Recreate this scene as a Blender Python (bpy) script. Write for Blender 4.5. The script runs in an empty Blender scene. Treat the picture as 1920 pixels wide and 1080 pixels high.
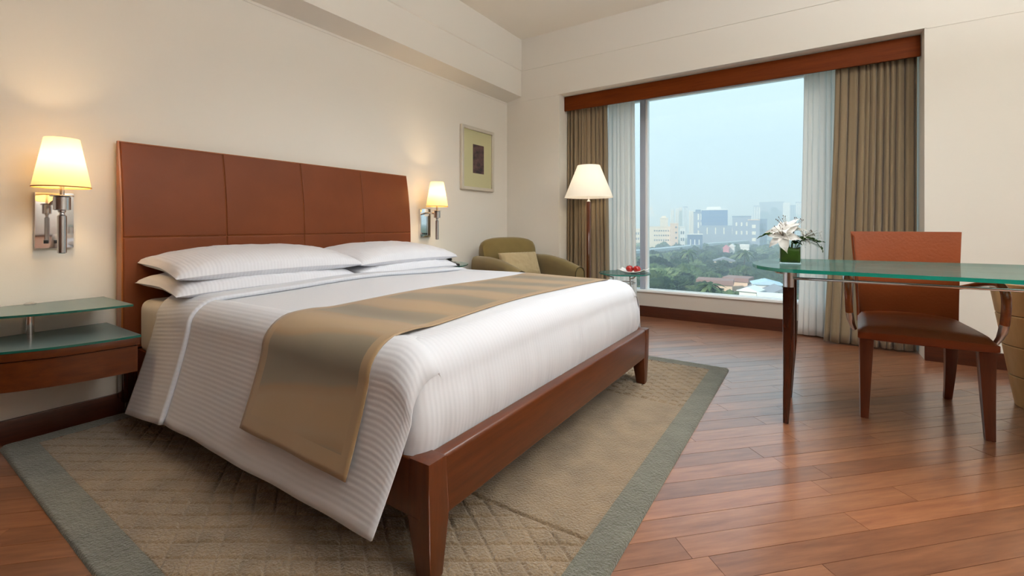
import bpy, bmesh, math, random
import numpy as np
from mathutils import Vector, Matrix
random.seed(7); rng = np.random.default_rng(7)
S = bpy.context.scene; COL = S.collection
PI = math.pi

# ------------------------------------------------------------ camera, world, lights, exposure
cam = bpy.data.cameras.new('camera'); camo = bpy.data.objects.new('camera', cam); COL.objects.link(camo)
cam.sensor_width = 36.0; cam.lens = 848/1920*36; cam.shift_y = -(540-423.1)/1920; cam.clip_start = 0.02; cam.clip_end = 6000
TH = math.radians(33.635); CH = 0.96
camo.location = (0, 0, CH); camo.rotation_euler = (PI/2, 0, TH - PI/2)
S.camera = camo
S.view_settings.view_transform = 'Standard'; S.view_settings.look = 'None'
S.view_settings.gamma = 1; S.view_settings.use_curve_mapping = False
S.view_settings.exposure = 0.0

def lin(r, g, b):
    f = lambda c: (c/255/12.92) if c/255 <= .04045 else ((c/255+.055)/1.055)**2.4
    return (f(r), f(g), f(b), 1.0)

W = bpy.data.worlds.new('sky'); S.world = W; W.use_nodes = True
nt = W.node_tree; nt.nodes.clear()
wo = nt.nodes.new('ShaderNodeOutputWorld'); bg = nt.nodes.new('ShaderNodeBackground')
tc = nt.nodes.new('ShaderNodeTexCoord'); sp = nt.nodes.new('ShaderNodeSeparateXYZ'); rp = nt.nodes.new('ShaderNodeValToRGB')
nt.links.new(tc.outputs['Generated'], sp.inputs[0]); nt.links.new(sp.outputs['Z'], rp.inputs[0])
rp.color_ramp.elements[0].position = 0.0; rp.color_ramp.elements[0].color = lin(186, 220, 234)
rp.color_ramp.elements[1].position = 0.75; rp.color_ramp.elements[1].color = lin(170, 214, 240)
e = rp.color_ramp.elements.new(0.24); e.color = lin(206, 234, 243)
nt.links.new(rp.outputs[0], bg.inputs[0]); bg.inputs[1].default_value = 1.3
nt.links.new(bg.outputs[0], wo.inputs[0])

def lamp(name, kind, loc, power, col, **kw):
    l = bpy.data.lights.new(name, kind); l.energy = power; l.color = col
    rot = kw.pop('rot', (0, 0, 0))
    for k, v in kw.items(): setattr(l, k, v)
    o = bpy.data.objects.new(name, l); o.location = loc; o.rotation_euler = rot; COL.objects.link(o); return o

sun = lamp('sun', 'SUN', (0, 0, 30), 3.8, (1, .97, .93), angle=math.radians(3))
sun.rotation_euler = Vector((0.75, -0.42, -0.5)).to_track_quat('-Z', 'Y').to_euler()
WARM = (.92, .97, 1.0)
# added fill lights, unseen and without fixtures: one overhead, one pointing up
lamp('added_ceiling_fill', 'AREA', (2.8, .8, 3.04), 23, WARM, shape='RECTANGLE', size=.9, size_y=1.0, spread=math.radians(125))
lamp('added_uplight_fill', 'AREA', (1.3, -1.4, 2.1), 168, WARM, shape='DISK', size=.3, rot=(PI, 0, 0))  # unseen uplight, added to bounce fill off the ceiling
S.cycles.volume_bounces = 3
lamp('window_portal', 'AREA', (4.92, 0.8, 1.3), 1, (1, 1, 1), shape='RECTANGLE', size=2.2, size_y=3.0, rot=(0, PI/2, 0)).data.cycles.is_portal = True

# ------------------------------------------------------------ helpers
class MB:
    def __init__(s): s.v = []; s.f = []; s.m = []; s.uv = {}; s.cur = 0
    def add(s, vs, fs, m=None):
        n = len(s.v); s.v += [tuple(map(float, p)) for p in vs]
        for q in fs: s.f.append(tuple(i+n for i in q)); s.m.append(s.cur if m is None else m)
        return n
    def box(s, x0, x1, y0, y1, z0, z1, m=None):
        s.add([(x0,y0,z0),(x1,y0,z0),(x1,y1,z0),(x0,y1,z0),(x0,y0,z1),(x1,y0,z1),(x1,y1,z1),(x0,y1,z1)],
              [(3,2,1,0),(4,5,6,7),(0,1,5,4),(1,2,6,5),(2,3,7,6),(3,0,4,7)], m); return s
    def hexa(s, bot, top, m=None):
        s.add(list(bot)+list(top), [(3,2,1,0),(4,5,6,7),(0,1,5,4),(1,2,6,5),(2,3,7,6),(3,0,4,7)], m); return s
    def taper(s, cb, wb, ct, wt, m=None):      # square leg, centre/width at bottom and top
        f = lambda c, w: [(c[0]-w[0]/2,c[1]-w[1]/2,c[2]),(c[0]+w[0]/2,c[1]-w[1]/2,c[2]),(c[0]+w[0]/2,c[1]+w[1]/2,c[2]),(c[0]-w[0]/2,c[1]+w[1]/2,c[2])]
        return s.hexa(f(cb, wb), f(ct, wt), m)
    def prism(s, poly, z0, z1, m=None, ms=None):
        n = len(poly); vs = [(p[0],p[1],z0) for p in poly]+[(p[0],p[1],z1) for p in poly]
        b = s.add(vs, [tuple(range(n-1,-1,-1)), tuple(range(n, 2*n))], m)
        for i in range(n):
            j = (i+1) % n; s.f.append((b+i, b+j, b+n+j, b+n+i)); s.m.append(s.cur if ms is None else ms)
        return s
    def prism_axis(s, poly, a0, a1, axis, m=None):   # poly in the other two axes (cyclic order)
        n = len(poly)
        def P(p, a): return {'x': (a,p[0],p[1]), 'y': (p[0],a,p[1])}[axis]
        fs = [tuple(range(n-1,-1,-1)), tuple(range(n, 2*n))]+[(i,(i+1)%n,n+(i+1)%n,n+i) for i in range(n)]
        s.add([P(p,a0) for p in poly]+[P(p,a1) for p in poly], fs, m); return s
    def tube(s, path, r, n=10, m=None, caps=True, flat=1.0):
        path = [Vector(p) for p in path]; k = len(path)
        rr = r if isinstance(r, (list, tuple)) else [r]*k
        vs = []; up = None
        for i, p in enumerate(path):
            d = (path[min(i+1,k-1)]-path[max(i-1,0)]).normalized()
            if up is None:
                up = Vector((0,0,1)) if abs(d.z) < .9 else Vector((1,0,0))
            a = d.cross(up).normalized(); up = a.cross(d).normalized()
            for j in range(n):
                t = 2*PI*j/n; vs.append(p + a*math.cos(t)*rr[i]*flat + up*math.sin(t)*rr[i])
        fs = [(i*n+j, i*n+(j+1)%n, (i+1)*n+(j+1)%n, (i+1)*n+j) for i in range(k-1) for j in range(n)]
        if caps: fs += [tuple(range(n-1,-1,-1)), tuple(range((k-1)*n, k*n))]
        s.add(vs, fs, m); return s
    def lathe(s, prof, c=(0,0,0), n=32, m=None, caps=True):   # prof: (r,z)
        vs = []; k = len(prof)
        for r, z in prof:
            for j in range(n):
                t = 2*PI*j/n; vs.append((c[0]+r*math.cos(t), c[1]+r*math.sin(t), c[2]+z))
        fs = [(i*n+j, i*n+(j+1)%n, (i+1)*n+(j+1)%n, (i+1)*n+j) for i in range(k-1) for j in range(n)]
        if caps: fs += [tuple(range(n-1,-1,-1)), tuple(range((k-1)*n, k*n))]
        s.add(vs, fs, m); return s
    def grid(s, P, uv=None, m=None, wrap=False):   # P: array (nu,nv,3)
        nu, nv, _ = P.shape
        b = s.add(P.reshape(-1,3), [(i*nv+j, (i+1)*nv+j, (i+1)*nv+j+1, i*nv+j+1) for i in range(nu-1) for j in range(nv-1)], m)
        if wrap:
            for j in range(nv-1): s.f.append((b+(nu-1)*nv+j, b+j, b+j+1, b+(nu-1)*nv+j+1)); s.m.append(0 if m is None else m)
        if uv is not None:
            for k, q in enumerate(uv.reshape(-1,2)): s.uv[b+k] = (float(q[0]), float(q[1]))
        return s
    def ball(s, c, r, n=12, k=8, m=None):
        r = r if isinstance(r, (tuple, list)) else (r, r, r)
        vs = [(c[0], c[1], c[2]-r[2])]
        for i in range(1, k):
            a = -PI/2+PI*i/k
            for j in range(n):
                t = 2*PI*j/n; vs.append((c[0]+r[0]*math.cos(a)*math.cos(t), c[1]+r[1]*math.cos(a)*math.sin(t), c[2]+r[2]*math.sin(a)))
        vs.append((c[0], c[1], c[2]+r[2])); L = len(vs)-1
        fs = [(0, 1+(j+1)%n, 1+j) for j in range(n)]
        fs += [(1+i*n+j, 1+i*n+(j+1)%n, 1+(i+1)*n+(j+1)%n, 1+(i+1)*n+j) for i in range(k-2) for j in range(n)]
        fs += [(L, 1+(k-2)*n+j, 1+(k-2)*n+(j+1)%n) for j in range(n)]
        s.add(vs, fs, m); return s

def origin(p):
    o = Vector((0,0,0))
    while p is not None: o += p.location; p = p.parent
    return o

def build(name, mb, mats, parent=None, smooth=False, bev=0, seg=2, loc=None, sharp=None, solid=0, sub=0, local=False):
    """one mesh object from an MB given in world coordinates (or local ones)"""
    me = bpy.data.meshes.new(name)
    off = Vector((0,0,0))
    if not local: off = origin(parent) + (Vector(loc) if loc else Vector((0,0,0)))
    vs = np.array(mb.v) - np.array(off)[None]
    me.from_pydata(vs.tolist(), [], mb.f)
    mats = mats if isinstance(mats, (list, tuple)) else [mats]
    for q in mats: me.materials.append(q)
    if any(mb.m): me.polygons.foreach_set('material_index', mb.m)
    if mb.uv:
        ul = me.uv_layers.new(name='UVMap'); li = np.zeros(len(me.loops), dtype=np.int32); me.loops.foreach_get('vertex_index', li)
        tab = np.zeros((len(mb.v), 2))
        for k, q in mb.uv.items(): tab[k] = q
        ul.data.foreach_set('uv', tab[li].ravel())
    if bev:
        bm = bmesh.new(); bm.from_mesh(me)
        bmesh.ops.remove_doubles(bm, verts=bm.verts, dist=1e-5)
        es = [e for e in bm.edges if len(e.link_faces) == 2 and e.calc_face_angle(0) > .5]
        bmesh.ops.bevel(bm, geom=es, offset=bev, segments=seg, affect='EDGES', clamp_overlap=True, profile=.6)
        bm.to_mesh(me); bm.free(); smooth = True; sharp = sharp or 50
    if smooth:
        me.polygons.foreach_set('use_smooth', [True]*len(me.polygons))
        if sharp:
            try: me.set_sharp_from_angle(angle=math.radians(sharp))
            except Exception: pass
    me.update()
    o = bpy.data.objects.new(name, me); COL.objects.link(o)
    if parent: o.parent = parent
    if loc: o.location = loc
    if solid:
        md = o.modifiers.new('thick', 'SOLIDIFY'); md.thickness = solid; md.offset = 0
    if sub:
        md = o.modifiers.new('sub', 'SUBSURF'); md.levels = sub; md.render_levels = sub
    return o

def tag(o, label, cat, group=None, kind=None):
    o['label'] = label; o['category'] = cat
    if group: o['group'] = group
    if kind: o['kind'] = kind
    return o
def thing(name, label, cat, loc, group=None, rz=0):
    o = bpy.data.objects.new(name, None); COL.objects.link(o); o.location = loc; o.rotation_euler = (0,0,rz)
    o.empty_display_size = .1
    return tag(o, label, cat, group)
def struct(name, mb, m, parent=None, **kw):
    o = build(name, mb, m, parent, **kw); o['kind'] = 'structure'; return o
def dup(root, loc, label=None, group=None, rz=None, scale=None):
    r = root.copy(); COL.objects.link(r); r.location = loc
    if rz is not None: r.rotation_euler = (0,0,rz)
    if scale is not None: r.scale = scale
    if label: r['label'] = label
    if group: r['group'] = group
    for ch in list(root.children):
        c = ch.copy(); COL.objects.link(c); c.parent = r
        for g in list(ch.children):
            d = g.copy(); COL.objects.link(d); d.parent = c
    return r

# ------------------------------------------------------------ materials
def M(name, col, rough=.5, metal=0, spec=.5, coat=0, coat_r=.1, sheen=0, bump=0, bscale=100, var=0, vscale=5, trans=0):
    m = bpy.data.materials.new(name); m.use_nodes = True; t = m.node_tree
    p = t.nodes['Principled BSDF']; p.inputs['Base Color'].default_value = col
    p.inputs['Roughness'].default_value = rough; p.inputs['Metallic'].default_value = metal
    p.inputs['Specular IOR Level'].default_value = spec
    p.inputs['Coat Weight'].default_value = coat; p.inputs['Coat Roughness'].default_value = coat_r
    p.inputs['Sheen Weight'].default_value = sheen
    p.inputs['Transmission Weight'].default_value = trans
    co = t.nodes.new('ShaderNodeTexCoord')
    if var:
        n = t.nodes.new('ShaderNodeTexNoise'); n.inputs['Scale'].default_value = vscale; n.inputs['Detail'].default_value = 4
        t.links.new(co.outputs['Object'], n.inputs['Vector'])
        r = t.nodes.new('ShaderNodeValToRGB'); r.color_ramp.elements[0].position = .3; r.color_ramp.elements[1].position = .7
        r.color_ramp.elements[0].color = tuple(c*(1-var) for c in col[:3])+(1,); r.color_ramp.elements[1].color = tuple(min(1,c*(1+var)) for c in col[:3])+(1,)
        t.links.new(n.outputs[0], r.inputs[0]); t.links.new(r.outputs[0], p.inputs['Base Color'])
    if bump:
        n = t.nodes.new('ShaderNodeTexNoise'); n.inputs['Scale'].default_value = bscale; n.inputs['Detail'].default_value = 3
        t.links.new(co.outputs['Object'], n.inputs['Vector'])
        b = t.nodes.new('ShaderNodeBump'); b.inputs['Strength'].default_value = bump; b.inputs['Distance'].default_value = .01
        t.links.new(n.outputs[0], b.inputs['Height']); t.links.new(b.outputs[0], p.inputs['Normal'])
    return m

def wood(name, c1, c2, axis=(1,14,14), rough=.3, coat=.3, scale=3, rand=0, rot=0, coat_r=.12):
    m = bpy.data.materials.new(name); m.use_nodes = True; t = m.node_tree; p = t.nodes['Principled BSDF']
    co = t.nodes.new('ShaderNodeTexCoord'); mp = t.nodes.new('ShaderNodeMapping'); mp.inputs['Scale'].default_value = axis
    mr = t.nodes.new('ShaderNodeMapping'); mr.inputs['Rotation'].default_value = (0,0,rot)
    t.links.new(co.outputs['Object'], mr.inputs[0]); t.links.new(mr.outputs[0], mp.inputs[0])
    n = t.nodes.new('ShaderNodeTexNoise'); n.inputs['Scale'].default_value = scale; n.inputs['Detail'].default_value = 6; n.inputs['Roughness'].default_value = .65
    t.links.new(mp.outputs[0], n.inputs['Vector'])
    r = t.nodes.new('ShaderNodeValToRGB'); r.color_ramp.elements[0].position = .3; r.color_ramp.elements[1].position = .72
    r.color_ramp.elements[0].color = c1; r.color_ramp.elements[1].color = c2
    t.links.new(n.outputs[0], r.inputs[0])
    out = r.outputs[0]
    if rand:
        oi = t.nodes.new('ShaderNodeObjectInfo')
        rr = t.nodes.new('ShaderNodeValToRGB'); el = rr.color_ramp.elements
        el[0].position = 0; el[0].color = (.42,.36,.36,1); el[1].position = 1; el[1].color = (1.3,1.2,1.1,1)
        q = el.new(.18); q.color = (.62,.55,.52,1); q = el.new(.35); q.color = (.95,.95,.95,1); q = el.new(.75); q.color = (1.08,1.04,1,1)
        t.links.new(oi.outputs['Random'], rr.inputs[0])
        mx = t.nodes.new('ShaderNodeMix'); mx.data_type = 'RGBA'; mx.blend_type = 'MULTIPLY'; mx.inputs[0].default_value = rand
        t.links.new(out, mx.inputs[6]); t.links.new(rr.outputs[0], mx.inputs[7]); out = mx.outputs[2]
        # offset the grain per plank
        ad = t.nodes.new('ShaderNodeVectorMath'); ad.operation = 'ADD'; ml = t.nodes.new('ShaderNodeMath'); ml.operation = 'MULTIPLY'; ml.inputs[1].default_value = 37.0
        t.links.new(oi.outputs['Random'], ml.inputs[0]); t.links.new(mp.outputs[0], ad.inputs[0]); t.links.new(ml.outputs[0], ad.inputs[1]); t.links.new(ad.outputs[0], n.inputs['Vector'])
    t.links.new(out, p.inputs['Base Color'])
    p.inputs['Roughness'].default_value = rough; p.inputs['Coat Weight'].default_value = coat; p.inputs['Coat Roughness'].default_value = coat_r
    b = t.nodes.new('ShaderNodeBump'); b.inputs['Strength'].default_value = .06; b.inputs['Distance'].default_value = .004
    t.links.new(n.outputs[0], b.inputs['Height']); t.links.new(b.outputs[0], p.inputs['Normal'])
    return m

def glassy(name, tint, gloss_r=.02, body=0, body_col=(0,0,0,1), ior=1.5, edge=1.0):
    """thin sheet glass: fresnel reflection over tinted transparency, optional body colour"""
    m = bpy.data.materials.new(name); m.use_nodes = True; t = m.node_tree; t.nodes.clear()
    o = t.nodes.new('ShaderNodeOutputMaterial'); tr = t.nodes.new('ShaderNodeBsdfTransparent'); tr.inputs[0].default_value = tint
    gl = t.nodes.new('ShaderNodeBsdfGlossy'); gl.inputs['Roughness'].default_value = gloss_r; gl.inputs[0].default_value = (1,1,1,1)
    lw = t.nodes.new('ShaderNodeLayerWeight'); lw.inputs[0].default_value = .5
    pw_ = t.nodes.new('ShaderNodeMath'); pw_.operation = 'POWER'; pw_.inputs[1].default_value = 5; t.links.new(lw.outputs['Facing'], pw_.inputs[0])
    fr = t.nodes.new('ShaderNodeMath'); fr.operation = 'MULTIPLY_ADD'; f0 = ((ior-1)/(ior+1))**2; fr.inputs[1].default_value = (1-f0)*edge; fr.inputs[2].default_value = f0; t.links.new(pw_.outputs[0], fr.inputs[0])
    mx = t.nodes.new('ShaderNodeMixShader'); base = tr.outputs[0]
    if body:
        df = t.nodes.new('ShaderNodeBsdfDiffuse'); df.inputs[0].default_value = body_col
        m2 = t.nodes.new('ShaderNodeMixShader'); m2.inputs[0].default_value = body
        t.links.new(tr.outputs[0], m2.inputs[1]); t.links.new(df.outputs[0], m2.inputs[2]); base = m2.outputs[0]
    t.links.new(fr.outputs[0], mx.inputs[0]); t.links.new(base, mx.inputs[1]); t.links.new(gl.outputs[0], mx.inputs[2])
    t.links.new(mx.outputs[0], o.inputs[0]); return m

def cloth(name, col, stripe=0, freq=300, translucent=0, transparent=0, rough=.8, bump=.15, sheen=.2, fold=0):
    m = bpy.data.materials.new(name); m.use_nodes = True; t = m.node_tree; p = t.nodes['Principled BSDF']; o = t.nodes['Material Output']
    p.inputs['Base Color'].default_value = col; p.inputs['Roughness'].default_value = rough; p.inputs['Sheen Weight'].default_value = sheen
    p.inputs['Specular IOR Level'].default_value = .25
    co = t.nodes.new('ShaderNodeTexCoord')
    h = None
    n = t.nodes.new('ShaderNodeTexNoise'); n.inputs['Scale'].default_value = 5 if fold else 60; n.inputs['Detail'].default_value = 3 if fold else 2
    t.links.new(co.outputs['Object'], n.inputs['Vector']); h = n.outputs[0]
    b = t.nodes.new('ShaderNodeBump'); b.inputs['Strength'].default_value = bump; b.inputs['Distance'].default_value = .03 if fold else .01
    t.links.new(h, b.inputs['Height']); nrm = b.outputs[0]
    if stripe:
        sx = t.nodes.new('ShaderNodeSeparateXYZ'); t.links.new(co.outputs['UV'], sx.inputs[0])
        ml = t.nodes.new('ShaderNodeMath'); ml.operation = 'MULTIPLY'; ml.inputs[1].default_value = freq; t.links.new(sx.outputs[0], ml.inputs[0])
        sn = t.nodes.new('ShaderNodeMath'); sn.operation = 'SINE'; t.links.new(ml.outputs[0], sn.inputs[0])
        b2 = t.nodes.new('ShaderNodeBump'); b2.inputs['Strength'].default_value = stripe; b2.inputs['Distance'].default_value = .0016
        t.links.new(sn.outputs[0], b2.inputs['Height']); t.links.new(nrm, b2.inputs['Normal']); nrm = b2.outputs[0]
        mr = t.nodes.new('ShaderNodeMapRange'); mr.inputs[1].default_value = -1; mr.inputs[2].default_value = 1
        mr.inputs[3].default_value = rough-.3; mr.inputs[4].default_value = rough
        t.links.new(sn.outputs[0], mr.inputs[0]); t.links.new(mr.outputs[0], p.inputs['Roughness'])
        cm = t.nodes.new('ShaderNodeMix'); cm.data_type = 'RGBA'; cm.inputs[6].default_value = tuple(c*.965 for c in col[:3])+(1,); cm.inputs[7].default_value = col
        mr2 = t.nodes.new('ShaderNodeMapRange'); mr2.inputs[1].default_value = -1; t.links.new(sn.outputs[0], mr2.inputs[0])
        t.links.new(mr2.outputs[0], cm.inputs[0]); t.links.new(cm.outputs[2], p.inputs['Base Color'])
    t.links.new(nrm, p.inputs['Normal'])
    last = p.outputs[0]
    if translucent:
        tl = t.nodes.new('ShaderNodeBsdfTranslucent'); tl.inputs[0].default_value = col
        mx = t.nodes.new('ShaderNodeMixShader'); mx.inputs[0].default_value = translucent
        t.links.new(last, mx.inputs[1]); t.links.new(tl.outputs[0], mx.inputs[2]); last = mx.outputs[0]
    if transparent:
        tr = t.nodes.new('ShaderNodeBsdfTransparent')
        mx = t.nodes.new('ShaderNodeMixShader'); mx.inputs[0].default_value = transparent
        t.links.new(last, mx.inputs[1]); t.links.new(tr.outputs[0], mx.inputs[2]); last = mx.outputs[0]
    t.links.new(last, o.inputs[0]); return m

def shade_mat(name, col, glow, strength):
    m = bpy.data.materials.new(name); m.use_nodes = True; t = m.node_tree; t.nodes.clear()
    o = t.nodes.new('ShaderNodeOutputMaterial'); d = t.nodes.new('ShaderNodeBsdfDiffuse'); d.inputs[0].default_value = col
    tl = t.nodes.new('ShaderNodeBsdfTranslucent'); tl.inputs[0].default_value = col
    mx = t.nodes.new('ShaderNodeMixShader'); mx.inputs[0].default_value = .3
    t.links.new(d.outputs[0], mx.inputs[1]); t.links.new(tl.outputs[0], mx.inputs[2])
    em = t.nodes.new('ShaderNodeEmission'); em.inputs[0].default_value = glow; em.inputs[1].default_value = strength
    ad = t.nodes.new('ShaderNodeAddShader'); t.links.new(mx.outputs[0], ad.inputs[0]); t.links.new(em.outputs[0], ad.inputs[1])
    t.links.new(ad.outputs[0], o.inputs[0]); return m

m_wall = M('cream_wall_paint', lin(233,228,219), .75, spec=.25, bump=.03, bscale=160)
m_ceil = M('ceiling_paint', lin(244,238,228), .85, spec=.2)
m_trim = M('white_trim_paint', lin(238,231,220), .5)
m_cherry = wood('cherry_wood', lin(72,30,5), lin(100,47,12), (1.2,16,16), .34, .15)
m_cherry_v = wood('cherry_wood_upright', lin(74,31,6), lin(102,48,14), (16,16,1.2), .34, .15)
m_valance = wood('cherry_wood_valance', lin(98,40,5), lin(118,53,9), (16,1,16), .55, 0)
m_valance.node_tree.nodes['Principled BSDF'].inputs['Specular IOR Level'].default_value = .12
m_darkwood = wood('dark_walnut_wood', lin(46,18,9), lin(70,30,14), (16,16,1.2), .25, .4)
m_base = wood('baseboard_wood', lin(60,25,11), lin(82,38,18), (1.5,1.5,20), .35, .3)
m_edge = wood('golden_edge_wood', lin(150,84,24), lin(176,104,34), (16,16,1.2), .35, .2)
m_plank = wood('floor_plank_wood', lin(120,73,47), lin(156,104,71), (1,10,10), .42, 1.0, 4, rand=.45, rot=PI/4, coat_r=.2); m_plank.node_tree.nodes['Principled BSDF'].inputs['Coat IOR'].default_value = 1.65
m_subfloor = M('dark_joint', lin(46,22,14), .8)
m_leather = M('brown_leather', lin(118,60,28), .46, spec=.28, bump=.10, bscale=22, var=.1, vscale=3)
m_chair_leather = M('tan_chair_leather', lin(130,60,20), .40, spec=.35, bump=.12, bscale=70, var=.06, vscale=4)
m_chrome = M('polished_chrome', (.75,.75,.77,1), .08, 1)
m_steel = M('brushed_steel', (.55,.55,.57,1), .25, 1)
m_black = M('black_plastic', lin(18,18,18), .35)
m_alu = M('grey_window_aluminium', lin(178,184,198), .4, .2)
m_white = M('white_window_paint', lin(250,252,252), .4)
m_duvet = cloth('white_satin_stripe', lin(216,219,227), .14, 2*PI/.018, bump=.1, fold=1)
m_sheet = cloth('white_plain_sheet', lin(224,218,210), bump=.12, fold=1)
m_pillow = cloth('white_pillow_cotton', lin(226,227,234), .2, 2*PI/.017, bump=.2, fold=1)
m_curtain = cloth('brown_curtain', lin(142,124,98), rough=.6, sheen=.4, translucent=.08)
m_sheer = cloth('white_sheer', lin(252,252,250), translucent=.42, transparent=.16, rough=.9)
m_olive = M('olive_upholstery', lin(116,98,52), .9, sheen=.3, bump=.2, bscale=220, var=.1, vscale=6)
m_cushion = M('beige_cushion_fabric', lin(172,154,118), .9, sheen=.2, bump=.15, bscale=180)
m_piping = M('dark_olive_piping', lin(70,58,30), .8)
m_glass = glassy('clear_window_glass', (.97,.985,.985,1), .0, ior=1.3)
m_gtop = glassy('green_tinted_glass', (.56,.70,.67,1), .03, .58, lin(88,114,107), 1.55, edge=.35)
m_gedge = M('teal_glass_edge', lin(8,140,124), .12, spec=.8, coat=.5)
m_gns = glassy('frosted_green_glass', (.3,.36,.36,1), .12, .93, lin(124,146,146), 1.5, edge=.5)
m_gedge2 = M('dark_green_glass_edge', lin(18,92,80), .15, spec=.7)
m_vglass = glassy('clear_vase_glass', (.95,.97,.96,1), .02, ior=1.35)
m_shade = shade_mat('lit_cream_lampshade', lin(235,215,170), (1.0,.80,.48,1), .10)
m_shade2 = shade_mat('lit_white_lampshade', lin(240,232,218), (1.0,.93,.82,1), .18)
m_bulb = bpy.data.materials.new('warm_bulb'); m_bulb.use_nodes = True
m_bulb.node_tree.nodes['Principled BSDF'].inputs['Emission Color'].default_value = (1,.8,.5,1); m_bulb.node_tree.nodes['Principled BSDF'].inputs['Emission Strength'].default_value = 4
m_silver = M('silver_frame', lin(216,210,198), .35, .35)
m_mat = M('pale_green_mat_board', lin(202,198,156), .8)
m_apple = M('red_apple_skin', lin(176,30,24), .25, coat=.4, var=.25, vscale=14)
m_plate = M('white_porcelain', lin(244,242,236), .15, coat=.5)
m_stem = M('green_stem', lin(40,66,18), .5)
m_leaf = M('dark_green_leaf', lin(52,88,20), .4, var=.3, vscale=20)
m_petal = cloth('white_lily_petal', lin(248,246,242), translucent=.3, rough=.5, bump=.05)
m_tanwood = wood('tan_bin_wood', lin(206,156,98), lin(224,180,122), (6,6,1), .5, .1)
m_liner = M('grey_bin_liner', lin(120,122,128), .5)

# ------------------------------------------------------------ room shell
XW, YW, ZC = 4.33, 2.95, 3.06          # window wall, headboard wall, ceiling
YL, YR = 2.268, -0.665                 # window bay
XB, YB = -1.8, -2.4                    # walls behind the camera
T = .15
struct('floor', MB().box(XB-T, 4.96, YB-T, YW+T, -.2, -.012), m_subfloor)
FL = bpy.data.objects['floor']
struct('ceiling', MB().box(XB-T, 4.96, YB-T, YW+T, ZC, ZC+T), m_ceil)
struct('wall_left', MB().box(XB-T, 4.96, YW, YW+T, -.1, ZC+.05), m_wall)
struct('wall_near', MB().box(XB-T, XB, YB-T, YW+T, -.1, ZC+.05), wood('bounce_cutting_wall_wood', lin(96,58,34), lin(122,78,48), (16,16,1.2), .5, 0))  # unseen wall, dark wood chosen to cut bounce from behind the camera
struct('wall_right', MB().box(XB-T, 4.96, YB-T, YB, -.1, ZC+.05), m_wall)
w = MB()
w.box(XW, 4.96, YL, YW+.02, -.1, ZC+.05); w.box(XW, 4.96, YB-.02, YR, -.1, ZC+.05)
w.box(XW, 4.96, YR-.001, YL+.001, 2.372, ZC+.05); w.box(4.79, 4.96, YR-.001, YL+.001, -.1, .257)
struct('wall_far', w, m_wall)
struct('trim_4', MB().box(4.78, 4.791, YR, YL, .0, .2569), M('apron_painted_shade', lin(196,188,178), .6))  # apron greyed below the wall paint, its backlit shade put into the colour
# frieze above the shadow line, soffit along the headboard wall
sf = MB().prism_axis([(YW+.001,2.378),(2.752,2.42),(2.752,2.707),(2.742,2.715),(2.742,ZC+.001),(YW+.001,ZC+.001)], XB, XW+.001, 'x')
sf2 = MB(); 
struct('trim_1', sf, m_wall)
struct('trim_2', MB().box(XW-.012, XW+.001, YB, 2.7421, 2.707, ZC+.001).box(XW-.004, XW+.001, YB, YR-.01, 2.366, 2.707).box(XW-.004, XW+.001, YR-.01, YL+.01, 2.372, 2.707).box(XW-.004, XW+.001, YL+.01, 2.752, 2.366, 2.707), m_wall)
struct('trim_3', MB().box(XB, XW, YW-.004, YW+.001, 2.36, 2.385), m_wall)
struct('baseboard_left', MB().box(XB, XW, YW-.018, YW+.001, -.005, .108), m_base, bev=.003)
struct('baseboard_far', MB().box(XW-.018, XW+.001, YB, YR+.001, -.005, .108).box(XW-.018, XW+.001, YL-.001, YW, -.005, .108), m_base, bev=.003)
struct('baseboard_bay', MB().box(4.762, 4.781, YR, YL, -.005, .112), m_base, bev=.003)
struct('baseboard_right', MB().box(XB, XW, YB-.001, YB+.018, -.005, .108), m_base, bev=.003)

# floor planks laid at 45 degrees, every visible plank its own object
def clip(poly, x0, x1, y0, y1):
    for ax, lim, sg in ((0,x0,1),(0,x1,-1),(1,y0,1),(1,y1,-1)):
        out = []
        for i in range(len(poly)):
            a, b = poly[i], poly[(i+1) % len(poly)]
            ia, ib = (a[ax]-lim)*sg >= 0, (b[ax]-lim)*sg >= 0
            if ia: out.append(a)
            if ia != ib:
                tt = (lim-a[ax])/(b[ax]-a[ax]); out.append((a[0]+(b[0]-a[0])*tt, a[1]+(b[1]-a[1])*tt))
        poly = out
        if not poly: return []
    return poly
PWID, GAP = .0905, .0016
d1 = (math.sqrt(.5), -math.sqrt(.5)); d2 = (math.sqrt(.5), math.sqrt(.5))
cand = []
prn = random.Random(3)
for r in range(-40, 80):
    a = -6 + prn.random()*1.2
    while a < 7:
        Lp = prn.choice([.62,.8,.95,1.1,1.25]); b0, b1 = r*PWID, (r+1)*PWID-GAP
        q = [(d1[0]*s_+d2[0]*t_, d1[1]*s_+d2[1]*t_) for s_, t_ in ((a,b0),(a+Lp-GAP,b0),(a+Lp-GAP,b1),(a,b1))]
        a += Lp
        q = clip(q, XB, 4.765, YB, YW-.015)
        if len(q) < 3: continue
        cx = sum(p[0] for p in q)/len(q); cy = sum(p[1] for p in q)/len(q)
        depth = cx*math.cos(TH)+cy*math.sin(TH)
        u = 960+848*(cx*math.sin(TH)-cy*math.cos(TH))/max(depth,.05)
        under = .62 < cx < 3.1 and .68 < cy < 2.8
        vis = depth > .9 and -250 < u < 2150 and not under and not (cx > XW and (cy > YL or cy < YR))
        cand.append((0 if vis else 1, depth, q))
cand.sort(key=lambda k: (k[0], k[1]))
rest = MB()
for i, (nv, dp, q) in enumerate(cand):
    if i < 300 and nv == 0:
        build('plank', MB().prism(q, -.012, prn.uniform(-.0006,.0)), m_plank, FL)
    else:
        rest.prism(q, -.012, -.0004)
o = build('planks', rest, m_plank, FL); o['kind'] = 'stuff'

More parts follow.
